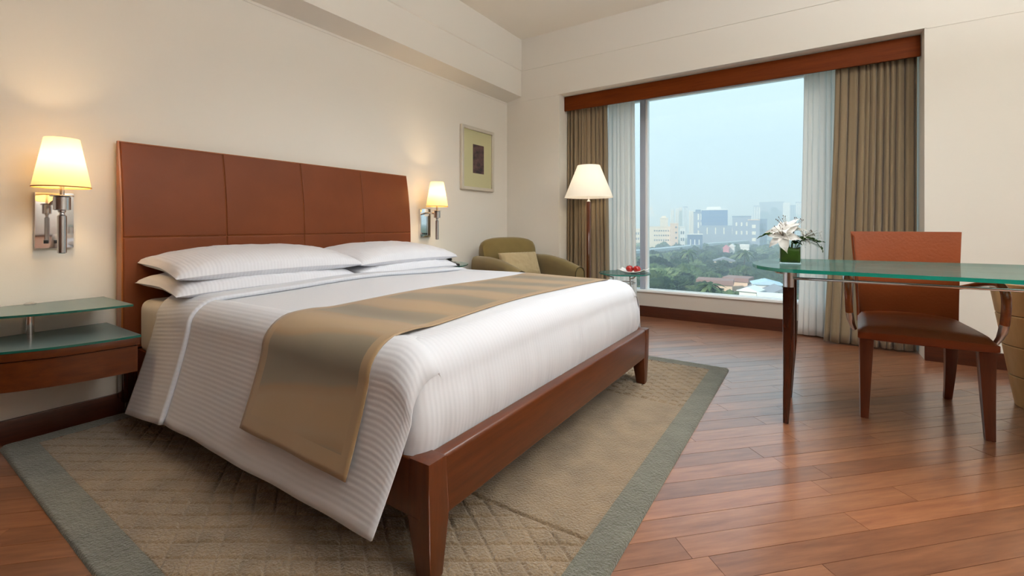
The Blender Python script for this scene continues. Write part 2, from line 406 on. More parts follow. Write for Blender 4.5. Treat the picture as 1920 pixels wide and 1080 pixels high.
# ------------------------------------------------------------ window, valance, curtains
WN = struct('window_1', MB().box(4.83, 4.89, YR+.001, YR+.05, .285, 2.371).box(4.83, 4.89, YL-.05, YL-.001, .285, 2.371).box(4.83, 4.89, YR+.001, YL-.001, 2.30, 2.371).box(4.83, 4.89, YR+.001, YL-.001, .257, .285), m_white, bev=.003)
build('mullion', MB().box(4.80, 4.885, 1.49, 1.545, .2851, 2.2999), m_alu, WN, bev=.003)
build('mullion_cover', MB().box(4.812, 4.885, 1.468, 1.4899, .2851, 2.2999), m_white, WN, bev=.002)
build('top_rail', MB().box(4.80, 4.8299, YR+.002, YL-.002, 2.31, 2.371), m_alu, WN, bev=.003)
build('pane', MB().box(4.857, 4.861, YR+.05, 1.468, .285, 2.30), m_glass, WN)
build('pane', MB().box(4.857, 4.861, 1.545, YL-.05, .285, 2.30), m_glass, WN)
build('sill', MB().box(4.765, 4.8299, YR+.002, YL-.002, .2572, .282), m_white, WN, bev=.004)

vb = MB().box(4.44, 4.462, YR+.004, YL-.004, 2.212, 2.366)
tag(build('valance', vb, m_valance, loc=(4.45,.8,2.2), bev=.002), 'long reddish wooden valance board across the top of the window bay', 'valance')

def curtain(name, y0, y1, x, z0, z1, folds, amp, m, seed, flare0=0, flare1=0, nz=30, bulge=0):
    r = np.random.default_rng(seed); nu = folds*12+1
    u = np.linspace(0, 1, nu); t = np.linspace(0, 1, nz)
    # irregular fold phase
    knots = np.cumsum(r.uniform(.6, 1.5, folds+1)); knots = (knots-knots[0])/(knots[-1]-knots[0])
    ph = np.interp(u, knots, np.arange(folds+1))*2*PI
    A = np.interp(u, np.linspace(0,1,folds+1), r.uniform(.5,1.2,folds+1))
    P = np.zeros((nu, nz, 3))
    for j, tt in enumerate(t):
        z = z1+(z0-z1)*tt
        ya = y0+flare0*tt**1.5; yb = y1+flare1*tt**1.5
        am = amp*(.55+.6*tt)
        sway = .25*np.sin(ph*.5+seed+tt*1.5)
        P[:,j,0] = x+am*A*(np.sin(ph+.35*tt*np.sin(ph*.37+seed))+.35*np.sin(2.1*ph+seed))+am*sway-bulge*tt
        P[:,j,1] = ya+(yb-ya)*u+am*.35*np.cos(ph)
        P[:,j,2] = z
    uv = np.stack(np.meshgrid(u*2, t*2, indexing='ij'), -1)
    mb = MB().grid(P, uv)
    return build(name, mb, m, smooth=True, solid=.003, loc=(x, (y0+y1)/2, z0))
tag(curtain('curtain', 1.80, 2.262, 4.53, .012, 2.33, 11, .03, m_curtain, 2, flare0=-.03), 'brown pleated curtain on the left of the window, behind the floor lamp', 'curtain')
tag(curtain('curtain', -.658, -.16, 4.53, .012, 2.33, 11, .03, m_curtain, 5, flare1=.075), 'brown pleated curtain on the right of the window, behind the desk chair', 'curtain')
tag(curtain('sheer_curtain', 1.565, 1.86, 4.70, .012, 2.33, 6, .02, m_sheer, 3, flare0=-.03), 'white sheer curtain gathered at the left of the window beside the mullion', 'sheer curtain')
tag(curtain('sheer_curtain', -.20, .06, 4.69, .012, 2.33, 6, .018, m_sheer, 8, flare1=.045), 'white sheer curtain gathered at the right of the window, behind the flower vase', 'sheer curtain')

# ------------------------------------------------------------ rug
rug = thing('rug', 'large tan carved pile rug with grey green border under the bed', 'rug', (1.85, 1.69, 0))
RX0, RX1, RY0, RY1 = .395, 3.31, .462, 2.918
BW = .105
def rug_mat(name, c, var=.18):
    m = M(name, c, .95, sheen=.3, var=var, vscale=9); t = m.node_tree; p = t.nodes['Principled BSDF']
    co = t.nodes.new('ShaderNodeTexCoord'); n = t.nodes.new('ShaderNodeTexNoise'); n.inputs['Scale'].default_value = 130; n.inputs['Detail'].default_value = 4
    t.links.new(co.outputs['Object'], n.inputs['Vector'])
    b = t.nodes.new('ShaderNodeBump'); b.inputs['Strength'].default_value = 1.0; b.inputs['Distance'].default_value = .012
    t.links.new(n.outputs[0], b.inputs['Height']); t.links.new(b.outputs[0], p.inputs['Normal']); return m
m_rugf = rug_mat('tan_rug_pile', lin(140,118,90)); m_rugb = rug_mat('grey_green_rug_border', lin(102,101,87))
def vnoise(X, Y, cell, seed):
    r = np.random.default_rng(seed); G = r.random((256,256)); fx, fy = X/cell, Y/cell
    ix, iy = np.floor(fx).astype(int), np.floor(fy).astype(int); tx, ty = fx-ix, fy-iy
    tx = tx*tx*(3-2*tx); ty = ty*ty*(3-2*ty); g = lambda a, b: G[a % 256, b % 256]
    return (g(ix,iy)*(1-tx)+g(ix+1,iy)*tx)*(1-ty)+(g(ix,iy+1)*(1-tx)+g(ix+1,iy+1)*tx)*ty
def rug_h(X, Y, field):
    h = .012+.0016*(vnoise(X,Y,.012,1)-.5)+.0012*(vnoise(X,Y,.03,2)-.5)
    if field:
        wob = .012*(vnoise(X,Y,.25,3)-.5)
        groove = np.zeros_like(X)
        def line(d, wd): return np.exp(-(d/wd)**2)
        # near panel: carved diamond lattice; middle plain; far panel: small brick carving
        split1 = X < 1.258; split2 = X > 2.47
        ca_, sa_ = math.sin(math.radians(57)), math.cos(math.radians(57)); a1 = (X*ca_+Y*sa_+wob) % .064; a2 = (X*ca_-Y*sa_+wob*1.2) % .066
        lat = np.maximum(line(np.minimum(a1,.064-a1), .0048), .9*line(np.minimum(a2,.066-a2), .0048))
        lat *= .30+.70*vnoise(X,Y,.2,9)*np.clip((X-.3)/.5,.6,1)
        groove = np.where(split1, lat, 0)
        row = np.floor(Y/.05); b1 = (Y+wob) % .05; b2 = (X+(row % 2)*.035+wob) % .07
        br = np.maximum(line(np.minimum(b1,.05-b1), .0055), line(np.minimum(b2,.07-b2), .0055))*(.5+.5*vnoise(X,Y,.1,8))
        groove = np.where(split2, br, groove)
        sp1 = X-1.258+.004*np.sin(Y*9); groove = np.maximum(groove, line(sp1,.006)); groove = np.maximum(groove, .7*line(X-2.47,.006))
        h = h+.002-.010*groove
    return h
xs = np.concatenate([np.linspace(RX0+BW, 1.30, 330), np.linspace(1.305, 2.44, 160), np.linspace(2.445, RX1-BW, 210)]); ys = np.linspace(RY0+BW, RY1-BW, 600)
X, Y = np.meshgrid(xs, ys, indexing='ij')
H = rug_h(X, Y, True); H[0,:] -= .005; H[-1,:] -= .005; H[:,0] -= .005; H[:,-1] -= .005
build('field', MB().grid(np.stack([X,Y,H],-1)), m_rugf, rug, smooth=True)
bd = MB()
def bstrip(x0,x1,y0,y1,nx,ny):
    X, Y = np.meshgrid(np.linspace(x0,x1,nx), np.linspace(y0,y1,ny), indexing='ij')
    e = np.minimum(np.minimum(X-RX0, RX1-X), np.minimum(Y-RY0, RY1-Y)); hh = rug_h(X,Y,False)*np.sqrt(np.clip(1-(1-np.clip(e/.012,0,1))**2, 0, 1))
    # rounded corners
    for cx, cy in ((RX0,RY0),(RX0,RY1),(RX1,RY0),(RX1,RY1)):
        qx, qy = cx+(.03 if cx == RX0 else -.03), cy+(.03 if cy == RY0 else -.03)
        ins = ((X-qx)*(1 if cx == RX0 else -1) < 0) & ((Y-qy)*(1 if cy == RY0 else -1) < 0)
        dd = np.hypot(X-qx, Y-qy); mxn = np.maximum(np.abs(X-qx), np.abs(Y-qy)); sc = np.where(ins & (dd > 1e-6), mxn/np.maximum(dd,1e-6), 1)
        X = np.where(ins, qx+(X-qx)*sc, X); Y = np.where(ins, qy+(Y-qy)*sc, Y)
    bd.grid(np.stack([X,Y,hh+.0005],-1))
bstrip(RX0, RX1, RY0, RY0+BW, 420, 36); bstrip(RX0, RX1, RY1-BW, RY1, 300, 24)
bstrip(RX0, RX0+BW, RY0+BW, RY1-BW, 36, 300); bstrip(RX1-BW, RX1, RY0+BW, RY1-BW, 30, 260)
build('border', bd, m_rugb, rug, smooth=True)

# ------------------------------------------------------------ bed
bed = thing('bed', 'cherry wood bed frame with a tall brown leather headboard', 'bed', (1.8, 1.85, .012))
HB0, HB1 = .795, 2.735
def hb_front(z):
    return 2.858+.055*np.clip((z-.85)/.54, 0, 1)**2.0
zz = [.09,.3,.6,.85,.95,1.05,1.15,1.22,1.29,1.34,1.388]
poly = [(2.928, zz[0])] + [(float(hb_front(z)), z) for z in zz] + [(2.928, 1.388)]
zz2 = [.34]+[q for q in zz if q > .34]
build('headboard_core', MB().prism_axis(([(2.928, .34)] + [(float(hb_front(z)), z) for z in zz2] + [(2.928, 1.388)])[::-1], HB0, HB1, 'x'), m_edge, bed)
build('headboard_shadow_base', MB().box(HB0+.004, HB1-.004, 2.866, 2.928, .09, .3399), m_darkwood, bed, bev=.003)  # darker wood here paints in the shadow on the headboard's lower edge
def panel(x0, x1, z0, z1):
    n, k = 14, 16; mb = MB(); xs_ = np.linspace(x0,x1,n); zs_ = np.linspace(z0,z1,k)
    X, Z = np.meshgrid(xs_, zs_, indexing='ij'); e = np.minimum(np.minimum(X-x0, x1-X), np.minimum(Z-z0, z1-Z))
    d = .0075*np.sqrt(1-(1-np.clip(e/.012,0,1))**2)+.0008
    mb.grid(np.stack([X, hb_front(Z)-d, Z],-1)); return mb
pw = (HB1-HB0)/4
def dense(a,b,n): # denser at edges
    return None
for i in range(4):
    x0 = HB0+i*pw+(.006 if i == 0 else .0007); x1 = HB0+(i+1)*pw-(.004 if i == 3 else .0007)
    for z0, z1 in ((.902,1.384),(.34,.9007)):
        n = [x0,x0+.003,x0+.007,x0+.013]+list(np.linspace(x0+.05,x1-.05,6))+[x1-.013,x1-.007,x1-.003,x1]
        k = [z0,z0+.003,z0+.007,z0+.013]+list(np.linspace(z0+.04,z1-.04,9))+[z1-.013,z1-.007,z1-.003,z1]
        X, Z = np.meshgrid(n, k, indexing='ij'); e_ = np.minimum(np.minimum(X-x0, x1-X), np.minimum(Z-z0, z1-Z))
        d = .005*np.sqrt(np.clip(1-(1-np.clip(e_/.007,0,1))**2,0,1))+.0006
        build('leather_panel', MB().grid(np.stack([X, hb_front(Z)-d, Z],-1)), m_leather, bed, smooth=True)
BX0, BX1, BYF = .857, 2.745, .830
def rail_prof(y0, y1, z0, z1): return [(y0,z0),(y1,z0),(y1,z1),(y0,z1)]
build('foot_rail', MB().box(BX0+.03, BX1-.03, BYF, BYF+.05, .172, .338), m_cherry, bed, bev=.010, seg=3)
for sx in (BX0, BX1-.048): build('side_rail', MB().box(sx, sx+.048, BYF+.03, 2.856, .18, .336), m_cherry_v, bed, bev=.006, seg=3)
for cx, sg in ((BX0, 1), (BX1, -1)):
    t0 = .045; x0 = cx
    b = [(cx+sg*.012, BYF+.006), (cx+sg*.062, BYF+.056)]; tp = [(cx, BYF-.001), (cx+sg*.088, BYF+.085)]
    def rect(a, b_, z): xa, xb = sorted((a[0], b_[0])); return [(xa,a[1],z),(xb,a[1],z),(xb,b_[1],z),(xa,b_[1],z)]
    leg = MB().hexa(rect(b[0], b[1], .013), rect((cx+sg*.001, BYF-.001), (cx+sg*.08, BYF+.082), .178))
    leg.hexa(rect((cx+sg*.001, BYF-.001), (cx+sg*.08, BYF+.082), .178), rect((cx-sg*.002, BYF-.003), (cx+sg*.066, BYF+.07), .339))
    build('leg', leg, m_cherry_v, bed, bev=.005, seg=2)
build('slat_deck', MB().box(BX0+.05, BX1-.05, BYF+.055, 2.85, .27, .31), m_darkwood, bed)
for cx in (HB0+.035, HB1-.035):
    build('leg', MB().taper((cx,2.88,.075),(.05,.05),(cx,2.885,.30),(.06,.06)), m_darkwood, bed, bev=.003)
    c = MB().lathe([(.032,-.012),(.034,0),(.032,.012)], (0,0,0), 20)
    cm = MB(); cm.add([(cx+v[2], 2.872+v[0], .047+v[1]) for v in c.v], c.f)
    co_ = build('caster', cm, m_black, bed, smooth=True, sharp=40)
    build('caster_fork', MB().box(cx-.02,cx-.015,2.86,2.885,.045,.085).box(cx+.015,cx+.02,2.86,2.885,.045,.085).box(cx-.02,cx+.02,2.86,2.885,.08,.088), m_chrome, co_, bev=.001)

mt = MB()
def rounded_slab(x0,x1,y0,y1,z0,z1,r,n=6):
    mb = MB(); mb.box(x0,x1,y0,y1,z0,z1); return mb
tag(build('mattress', rounded_slab(.860,2.738,.965,2.852,.312,.588,.06), m_sheet, loc=(1.8,1.85,.312), bev=.06, seg=6), 'thick mattress in a plain white fitted sheet, bare at the headboard end', 'mattress')

# duvet: body over the mattress + foot, side drapes, turned back band
DX0, DX1 = .862, 2.738
def top_z(x, y):
    xx = np.clip((x-1.8)/.94, -1, 1)
    return .618+.022*(1-xx**2)+.010*np.sin(x*5.1+y*2.3)*np.cos(y*3.7-x)*.6
def edge_drop(x):      # rounding towards the long sides
    d = np.minimum(x-DX0, DX1-x); r = .10
    return r*(1-np.sqrt(np.clip(1-(1-np.clip(d/r,0,1))**2, 0, 1)))
def foot_xyz(x, t):
    """t: distance along the cloth from the tuck at the foot rail"""
    r = .11; zt = top_z(x, .98); hface = zt-r-.312
    t = np.asarray(t, float)
    arc = r*PI/2
    f1 = np.clip(t/hface, 0, 1); a = np.clip((t-hface)/arc, 0, 1)*PI/2
    bul = .016*np.sin(f1*PI)*(t < hface+1e-9)
    y = .889-.004-bul + r*(1-np.cos(a)) + np.clip(t-hface-arc, 0, None)
    z = .312+f1*hface + r*np.sin(a)
    return y, z, hface+arc
nx, nt_ = 110, 120
xs = np.concatenate([np.linspace(DX0, DX0+.12, 16), np.linspace(DX0+.13, DX1-.13, 80), np.linspace(DX1-.12, DX1, 16)])
ts = np.concatenate([np.linspace(0, .42, 34), np.linspace(.44, 1.86, 80)])
Xg = np.zeros((len(xs), len(ts), 3)); UV = np.zeros((len(xs), len(ts), 2))
for i, x in enumerate(xs):
    y, z, L0 = foot_xyz(x, ts)
    flat = ts > L0
    z = np.where(flat, top_z(x, y), z)
    dz = edge_drop(x); fdr = dz*np.clip((z-.36)/.2, 0, 1)
    # corner: pull the foot face inwards at the sides
    dside = min(x-DX0, DX1-x); cr = .05*(1-np.sqrt(max(0, 1-(1-min(dside/.05,1))**2)))
    y = y+np.where(flat, 0, cr*np.clip(1-(ts-L0+.17)/.17, 0, 1))
    wr = .004*np.sin(x*46+np.sin(x*17)*2)*np.exp(-((ts-.08)/.12)**2)+.003*np.sin(x*83)*np.exp(-(ts/.09)**2)
    y = y-np.where(ts < L0, wr, 0)
    Xg[i,:,0] = x; Xg[i,:,1] = y; Xg[i,:,2] = z-fdr
    UV[i,:,0] = x; UV[i,:,1] = ts
duvet = build('duvet', MB().grid(Xg, UV), m_duvet, smooth=True, loc=(1.8,1.6,.5))
tag(duvet, 'white satin stripe duvet spread over the bed and tucked in at the foot', 'duvet')

# left profile from on top of the bed, over the edge, down to the hem: arc length -> (x, z)
def side_curve(hem_z, flare, off, edge_z):
    pts = []
    for x in np.linspace(1.06, .97, 6): pts.append((x, edge_z+.0))
    r = .105
    for a in np.linspace(0, PI/2, 9)[1:]: pts.append((.965-r*math.sin(a)-.004, edge_z-r*(1-math.cos(a))))
    x_, z_ = pts[-1]
    for k in np.linspace(0, 1, 18)[1:]:
        z = z_+(hem_z-z_)*k; pts.append((x_-flare*(k**1.15), z))
    P = np.array(pts); d = np.gradient(P, axis=0); nrm = np.stack([d[:,1], -d[:,0]], -1); nrm /= np.linalg.norm(nrm, axis=1)[:,None]
    nrm = np.where((nrm[:,1:2] < -.2), -nrm, nrm)
    # outward normal: left or up
    s_ = np.where(nrm[:,0]*(-1)+nrm[:,1] < 0, -1, 1)[:,None]
    return P+nrm*s_*off
def drape(y0, y1, hem, flare, off, ny, seed, wav=.008, foot=False, mirror=False, top_from=1.12, through=False, y_hem0=None, y_hem1=None, start_sink=True, taper_foot=0):
    rows = []; uvs = []
    for y in np.linspace(y0, y1, ny):
        ez = float(top_z(np.array(1.0), np.array(max(y,.98))))
        dropf = 0
        if y < .995: dropf = .11*(1-math.sin(math.acos(min(1, max(0, 1-(y-.885)/.11)))))
        C = side_curve(hem(y) if callable(hem) else hem, flare, off, ez-dropf)
        n = len(C); k = np.clip((np.arange(n)-13)/(n-14), 0, 1)
        C[:,0] -= wav*k*np.sin(y*9+seed+1.7*math.sin(y*3.1))+wav*.5*k*math.sin(y*21+seed)
        # on the flat follow the duvet top
        tm = np.arange(n) < 7
        zt = top_z(C[:,0], y)-edge_drop(C[:,0])*0
        sink = np.linspace(-.022, 0, 7) if start_sink else np.zeros(7)
        if y >= .995:
            C[:7,1] = C[:7,1]*.0+(top_z(C[:7,0], np.full(7,y))-np.array([float(edge_drop(q)) for q in C[:7,0]]))*np.linspace(1,0,7)+ (ez+off*1.0)*np.linspace(0,1,7)+off*np.linspace(1,0,7)+sink
        elif start_sink:
            q_ = (.995-y)/.11; C[:7,0] = .965+(C[:7,0]-.965)*(1-.75*q_); C[:7,1] += np.linspace(-.05-.08*q_, 0, 7)
        yy = np.full(n, y)
        if y_hem0 is not None: yy = y0+(y-y0)*1.0+ (y_hem0-y0)*k*(1-(y-y0)/(y1-y0))+(y_hem1-y1)*k*((y-y0)/(y1-y0))
        R = np.stack([C[:,0], yy, C[:,1]], -1)
        rows.append(R); s_ = np.concatenate([[0], np.cumsum(np.linalg.norm(np.diff(C,axis=0),axis=1))]); uvs.append(np.stack([s_, yy], -1))
    P = np.array(rows); U = np.array(uvs); U[:,:,0] = U[-1:,:,0]
    if mirror: P = P.copy(); P[:,:,0] = 3.60-P[:,:,0]
    return P, U
P_, U_ = drape(.888, 2.30, lambda y: .155-.012*(y-.9), .09, .006, 70, 1.0, wav=.003, y_hem0=.935, y_hem1=2.33)
build('side_drape', MB().grid(P_, U_), m_duvet, duvet, smooth=True, solid=.006)
P_, U_ = drape(.888, 2.30, .155, .05, .006, 50, 4.0, mirror=True)
build('side_drape', MB().grid(P_, U_), m_duvet, duvet, smooth=True, solid=.006)

def band(y0, y1, off, hem, flare, ny, seed, wav, roll, yh0=None, yh1=None, lift=0, right_hem=.3, offm=1):
    """cloth strip across the whole bed: left hem, over the top, right hem"""
    L, UL = drape(y0, y1, hem, flare, off, ny, seed, wav, start_sink=False, y_hem0=yh0, y_hem1=yh1)
    R, _ = drape(y0, y1, right_hem, .04, off, ny, seed+2, wav, mirror=True, start_sink=False)
    rows = []; uvs = []
    for j in range(ny):
        xl = L[j,::-1]; xr = R[j]
        y = L[j,0,1]; xm = np.linspace(xl[-1,0], xr[0,0], 60)[1:-1]
        zm = top_z(xm, np.full_like(xm, y))+off*offm
        mid = np.stack([xm, np.full_like(xm,y), zm], -1)
        row = np.concatenate([xl, mid, xr]); 
        # smooth z across the junctions
        z = row[:,2].copy()
        for _ in range(3): z[20:-20] = .25*z[19:-21]+.5*z[20:-20]+.25*z[21:-19]
        row[:,2] = z
        rows.append(row); s_ = np.concatenate([[0], np.cumsum(np.linalg.norm(np.diff(row,axis=0),axis=1))])
        uvs.append(np.stack([s_, np.full(len(s_), (y-y0)/(y1-y0))], -1))
    P = np.array(rows); U = np.array(uvs)
    if roll:    # rounded fold along the first row (y0)
        d = np.diff(P, axis=1); d = np.concatenate([d, d[:,-1:]], 1); nrm = np.stack([-d[:,:,2], 0*d[:,:,0], d[:,:,0]], -1)
        nrm /= np.maximum(np.linalg.norm(nrm,axis=2,keepdims=True),1e-9)
        add = []
        for a in np.linspace(PI, .25*PI, 6):
            q = P[0]+nrm[0]*(roll*math.cos(a)); q = q+np.array([0,-roll*math.sin(a),0]); add.append(q - nrm[0]*0)
        P[:] = P+nrm*0
        A = np.array(add)
        # first ring lies below, last joins the top surface lifted by roll
        lift_ = np.exp(-((P[:,:,1:2]-y0)/.25)**2)
        P = P+nrm*(roll*.72)*lift_
        P = np.concatenate([A, P]); U = np.concatenate([np.repeat(U[:1], 6, 0), U])
    return P, U
P_, U_ = band(2.225, 2.56, .014, lambda y: .142-.12*(y-2.2), .10, 26, 2.0, .003, .011, yh0=2.235, yh1=2.61)
Uc = U_.copy(); Uc[:,:,1] *= .35
build('turned_back_band', MB().grid(P_, Uc), m_duvet, duvet, smooth=True, solid=.004)

# runner
m_run = bpy.data.materials.new('gold_and_olive_satin'); m_run.use_nodes = True
t = m_run.node_tree; p = t.nodes['Principled BSDF']; co = t.nodes.new('ShaderNodeTexCoord'); sx = t.nodes.new('ShaderNodeSeparateXYZ'); t.links.new(co.outputs['UV'], sx.inputs[0])
nn = t.nodes.new('ShaderNodeTexNoise'); nn.inputs['Scale'].default_value = 1.6; nn.inputs['Detail'].default_value = 1
mpn = t.nodes.new('ShaderNodeMapping'); mpn.inputs['Scale'].default_value = (1.0,.9,1); t.links.new(co.outputs['UV'], mpn.inputs[0]); t.links.new(mpn.outputs[0], nn.inputs['Vector'])
def mth(op, a, b=None):
    n = t.nodes.new('ShaderNodeMath'); n.operation = op
    for k, q in enumerate((a, b)):
        if q is None: continue
        if isinstance(q, (int, float)): n.inputs[k].default_value = q
        else: t.links.new(q, n.inputs[k])
    return n.outputs[0]
wv = mth('SINE', mth('ADD', mth('MULTIPLY', sx.outputs[0], 2*PI/.33), mth('ADD', mth('MULTIPLY', nn.outputs[0], 2.6), mth('SUBTRACT', mth('MULTIPLY', mth('MULTIPLY', sx.outputs[1], sx.outputs[1]), 1.3), 2*PI*.61/.33+PI/2+1.6))))
rr = t.nodes.new('ShaderNodeValToRGB'); el = rr.color_ramp.elements
el[0].position = 0; el[0].color = lin(112,102,82); el[1].position = 1; el[1].color = lin(158,130,92)
q = el.new(.42); q.color = lin(124,112,90); q = el.new(.58); q.color = lin(146,117,80); q = el.new(.8); q.color = lin(154,129,95)
t.links.new(mth('ADD', mth('MULTIPLY', wv, .5), .5), rr.inputs[0])
# border: within 8% of either long edge or near the hem
ed = mth('ABSOLUTE', mth('SUBTRACT', sx.outputs[1], .5)); bm_ = mth('GREATER_THAN', ed, .425)
hm = mth('LESS_THAN', sx.outputs[0], .055); bm_ = mth('MAXIMUM', bm_, hm)
mx = t.nodes.new('ShaderNodeMix'); mx.data_type = 'RGBA'; t.links.new(bm_, mx.inputs[0]); t.links.new(rr.outputs[0], mx.inputs[6]); mx.inputs[7].default_value = lin(154,127,92)
t.links.new(mx.outputs[2], p.inputs['Base Color']); p.inputs['Roughness'].default_value = .48; p.inputs['Sheen Weight'].default_value = .3
bb = t.nodes.new('ShaderNodeBump'); bb.inputs['Strength'].default_value = .35; bb.inputs['Distance'].default_value = .004; t.links.new(bm_, bb.inputs['Height']); t.links.new(bb.outputs[0], p.inputs['Normal'])
P_, U_ = band(1.05, 1.625, .013, lambda y: .265+.02*(y-1), .085, 34, 1.0, .003, 0, offm=.3, yh0=1.045, yh1=1.60)
tag(build('bed_runner', MB().grid(P_, U_), m_run, smooth=True, solid=.003, loc=(1.8,1.33,.6)), 'gold and olive satin runner laid across the lower half of the bed', 'bed runner')

# pillows
def pillow(Lx, Ly, Hh, seed, sag=0):
    n, k = 60, 40; r = np.random.default_rng(seed); mb = MB()
    for sgn in (1, -1):
        u, v = np.meshgrid(np.linspace(-1,1,n), np.linspace(-1,1,k), indexing='ij')
        u = np.sign(u)*np.abs(u)**.85; v = np.sign(v)*np.abs(v)**.8
        th_ = ((1-np.abs(u)**2.6)*(1-np.abs(v)**3.6))**.45
        X = Lx/2*u*(1-.04*(1-v**2)); Y = Ly/2*v*(1-.025*(1-u**2))
        wr = .006*vnoise(u*3+9, v*2+9, .5, seed)+.004*vnoise(u*8+9, v*5+9, .5, seed+1)
        edge = np.exp(-((1-np.maximum(np.abs(u),np.abs(v)))/.16)**2)
        wr2 = .004*np.sin(u*38+seed)*edge*(1-np.abs(u)**6)
        Z = sgn*Hh/2*th_*(1.0 if sgn > 0 else .75)+(wr+wr2)*th_**.3*(1 if sgn > 0 else .3)
        Z += -.012*np.abs(u)**3*np.abs(v)*sag
        P = np.stack([X,Y,Z],-1); mb.grid(P if sgn > 0 else P[::-1], np.stack([X,Y],-1) if sgn > 0 else np.stack([X,Y],-1)[::-1])
    return mb
def put_pillow(Lx, Ly, Hh, seed, c, rz, rx, ry, label):
    mb = pillow(Lx, Ly, Hh, seed, 1)
    R = Matrix.Rotation(rz,3,'Z') @ Matrix.Rotation(rx,3,'X') @ Matrix.Rotation(ry,3,'Y')
    mb.v = [tuple(R @ Vector(v)+Vector(c)) for v in mb.v]
    tag(build('pillow', mb, m_pillow, smooth=True, loc=c), label, 'pillow', 'pillows at the headboard')
put_pillow(.97, .50, .145, 11, (1.325, 2.585, .670), .0, .06, 0, 'white pillow on the left half of the bed, lower of its stack of two')
put_pillow(.99, .52, .16, 12, (1.345, 2.60, .758), -.02, .10, 0, 'white pillow on the left half of the bed, upper of its stack of two')
put_pillow(.93, .50, .14, 13, (2.275, 2.585, .672), .0, .06, 0, 'white pillow on the right half of the bed, lower of its stack of two')
put_pillow(.95, .52, .15, 14, (2.285, 2.60, .752), .03, .10, 0, 'white pillow on the right half of the bed, upper of its stack of two')

# ------------------------------------------------------------ night stands
def nightstand(mx, label):
    """mx: function mapping the left stand's x to the wanted stand"""
    sg = 1 if mx(1) > mx(0) else -1
    root = thing('nightstand', label, 'nightstand', (mx(.60), 2.75, 0), 'night stands beside the bed')
    def outline(xr, yb, ry_, rx_, p_=2.0, n=26):
        pts = [(xr, yb)]
        for a in np.linspace(0, PI/2, n):
            pts.append((xr-rx_*math.sin(a)**(2/p_)*1.0, yb-ry_*math.cos(a)**(2/p_)))
        pts = [(mx(q[0]), q[1]) for q in pts]
        ar = sum(pts[i][0]*pts[(i+1)%len(pts)][1]-pts[(i+1)%len(pts)][0]*pts[i][1] for i in range(len(pts)))
        return pts if ar > 0 else pts[::-1]
    YBk = 2.93
    build('apron', MB().prism(outline(.748, YBk, .445, .585, 2.15), .318, .432), m_cherry, root, smooth=True, sharp=40)
    build('top_rim', MB().prism(outline(.755, YBk, .455, .60, 2.15), .436, .468), m_cherry, root, bev=.003)
    build('rim_groove', MB().prism(outline(.744, YBk, .438, .575, 2.15), .430, .438), m_darkwood, root)
    build('glass_top', MB().prism(outline(.757, YBk, .458, .605, 2.15), .4685, .478, 0, 1), [m_gns, m_gedge2], root)
    build('glass_shelf', MB().prism(outline(.745, YBk, .405, .60, 2.15), .600, .609, 0, 1), [m_gns, m_gedge2], root)
    ps = build('shelf_post', MB().tube([(mx(.485),2.885,.478),(mx(.485),2.885,.60)], .014, 16), m_chrome, root, smooth=True, sharp=40)
    build('post_cap', MB().lathe([(.02,.609),(.02,.616),(.012,.622)], (mx(.485),2.885,0), 18), m_chrome, ps, smooth=True, sharp=40)
    return root
nightstand(lambda x: x, 'bow fronted cherry night stand with green glass shelves, left of the bed')
nightstand(lambda x: 3.545-x, 'bow fronted cherry night stand mostly hidden behind the bed, beside the armchair')
ph = thing('telephone', 'small black telephone on the night stand right of the bed', 'telephone', (2.955, 2.62, .609))
build('phone_body', MB().hexa([(2.89,2.55,.6095),(3.02,2.55,.6095),(3.02,2.70,.6095),(2.89,2.70,.6095)], [(2.89,2.555,.63),(3.02,2.555,.63),(3.02,2.695,.665),(2.89,2.695,.665)]), m_black, ph, bev=.006)
build('handset', MB().tube([(2.91,2.565,.665),(2.91,2.58,.685),(2.91,2.62,.695),(2.91,2.66,.70),(2.91,2.675,.685)], [.018,.02,.014,.02,.018], 10), m_black, ph, smooth=True)

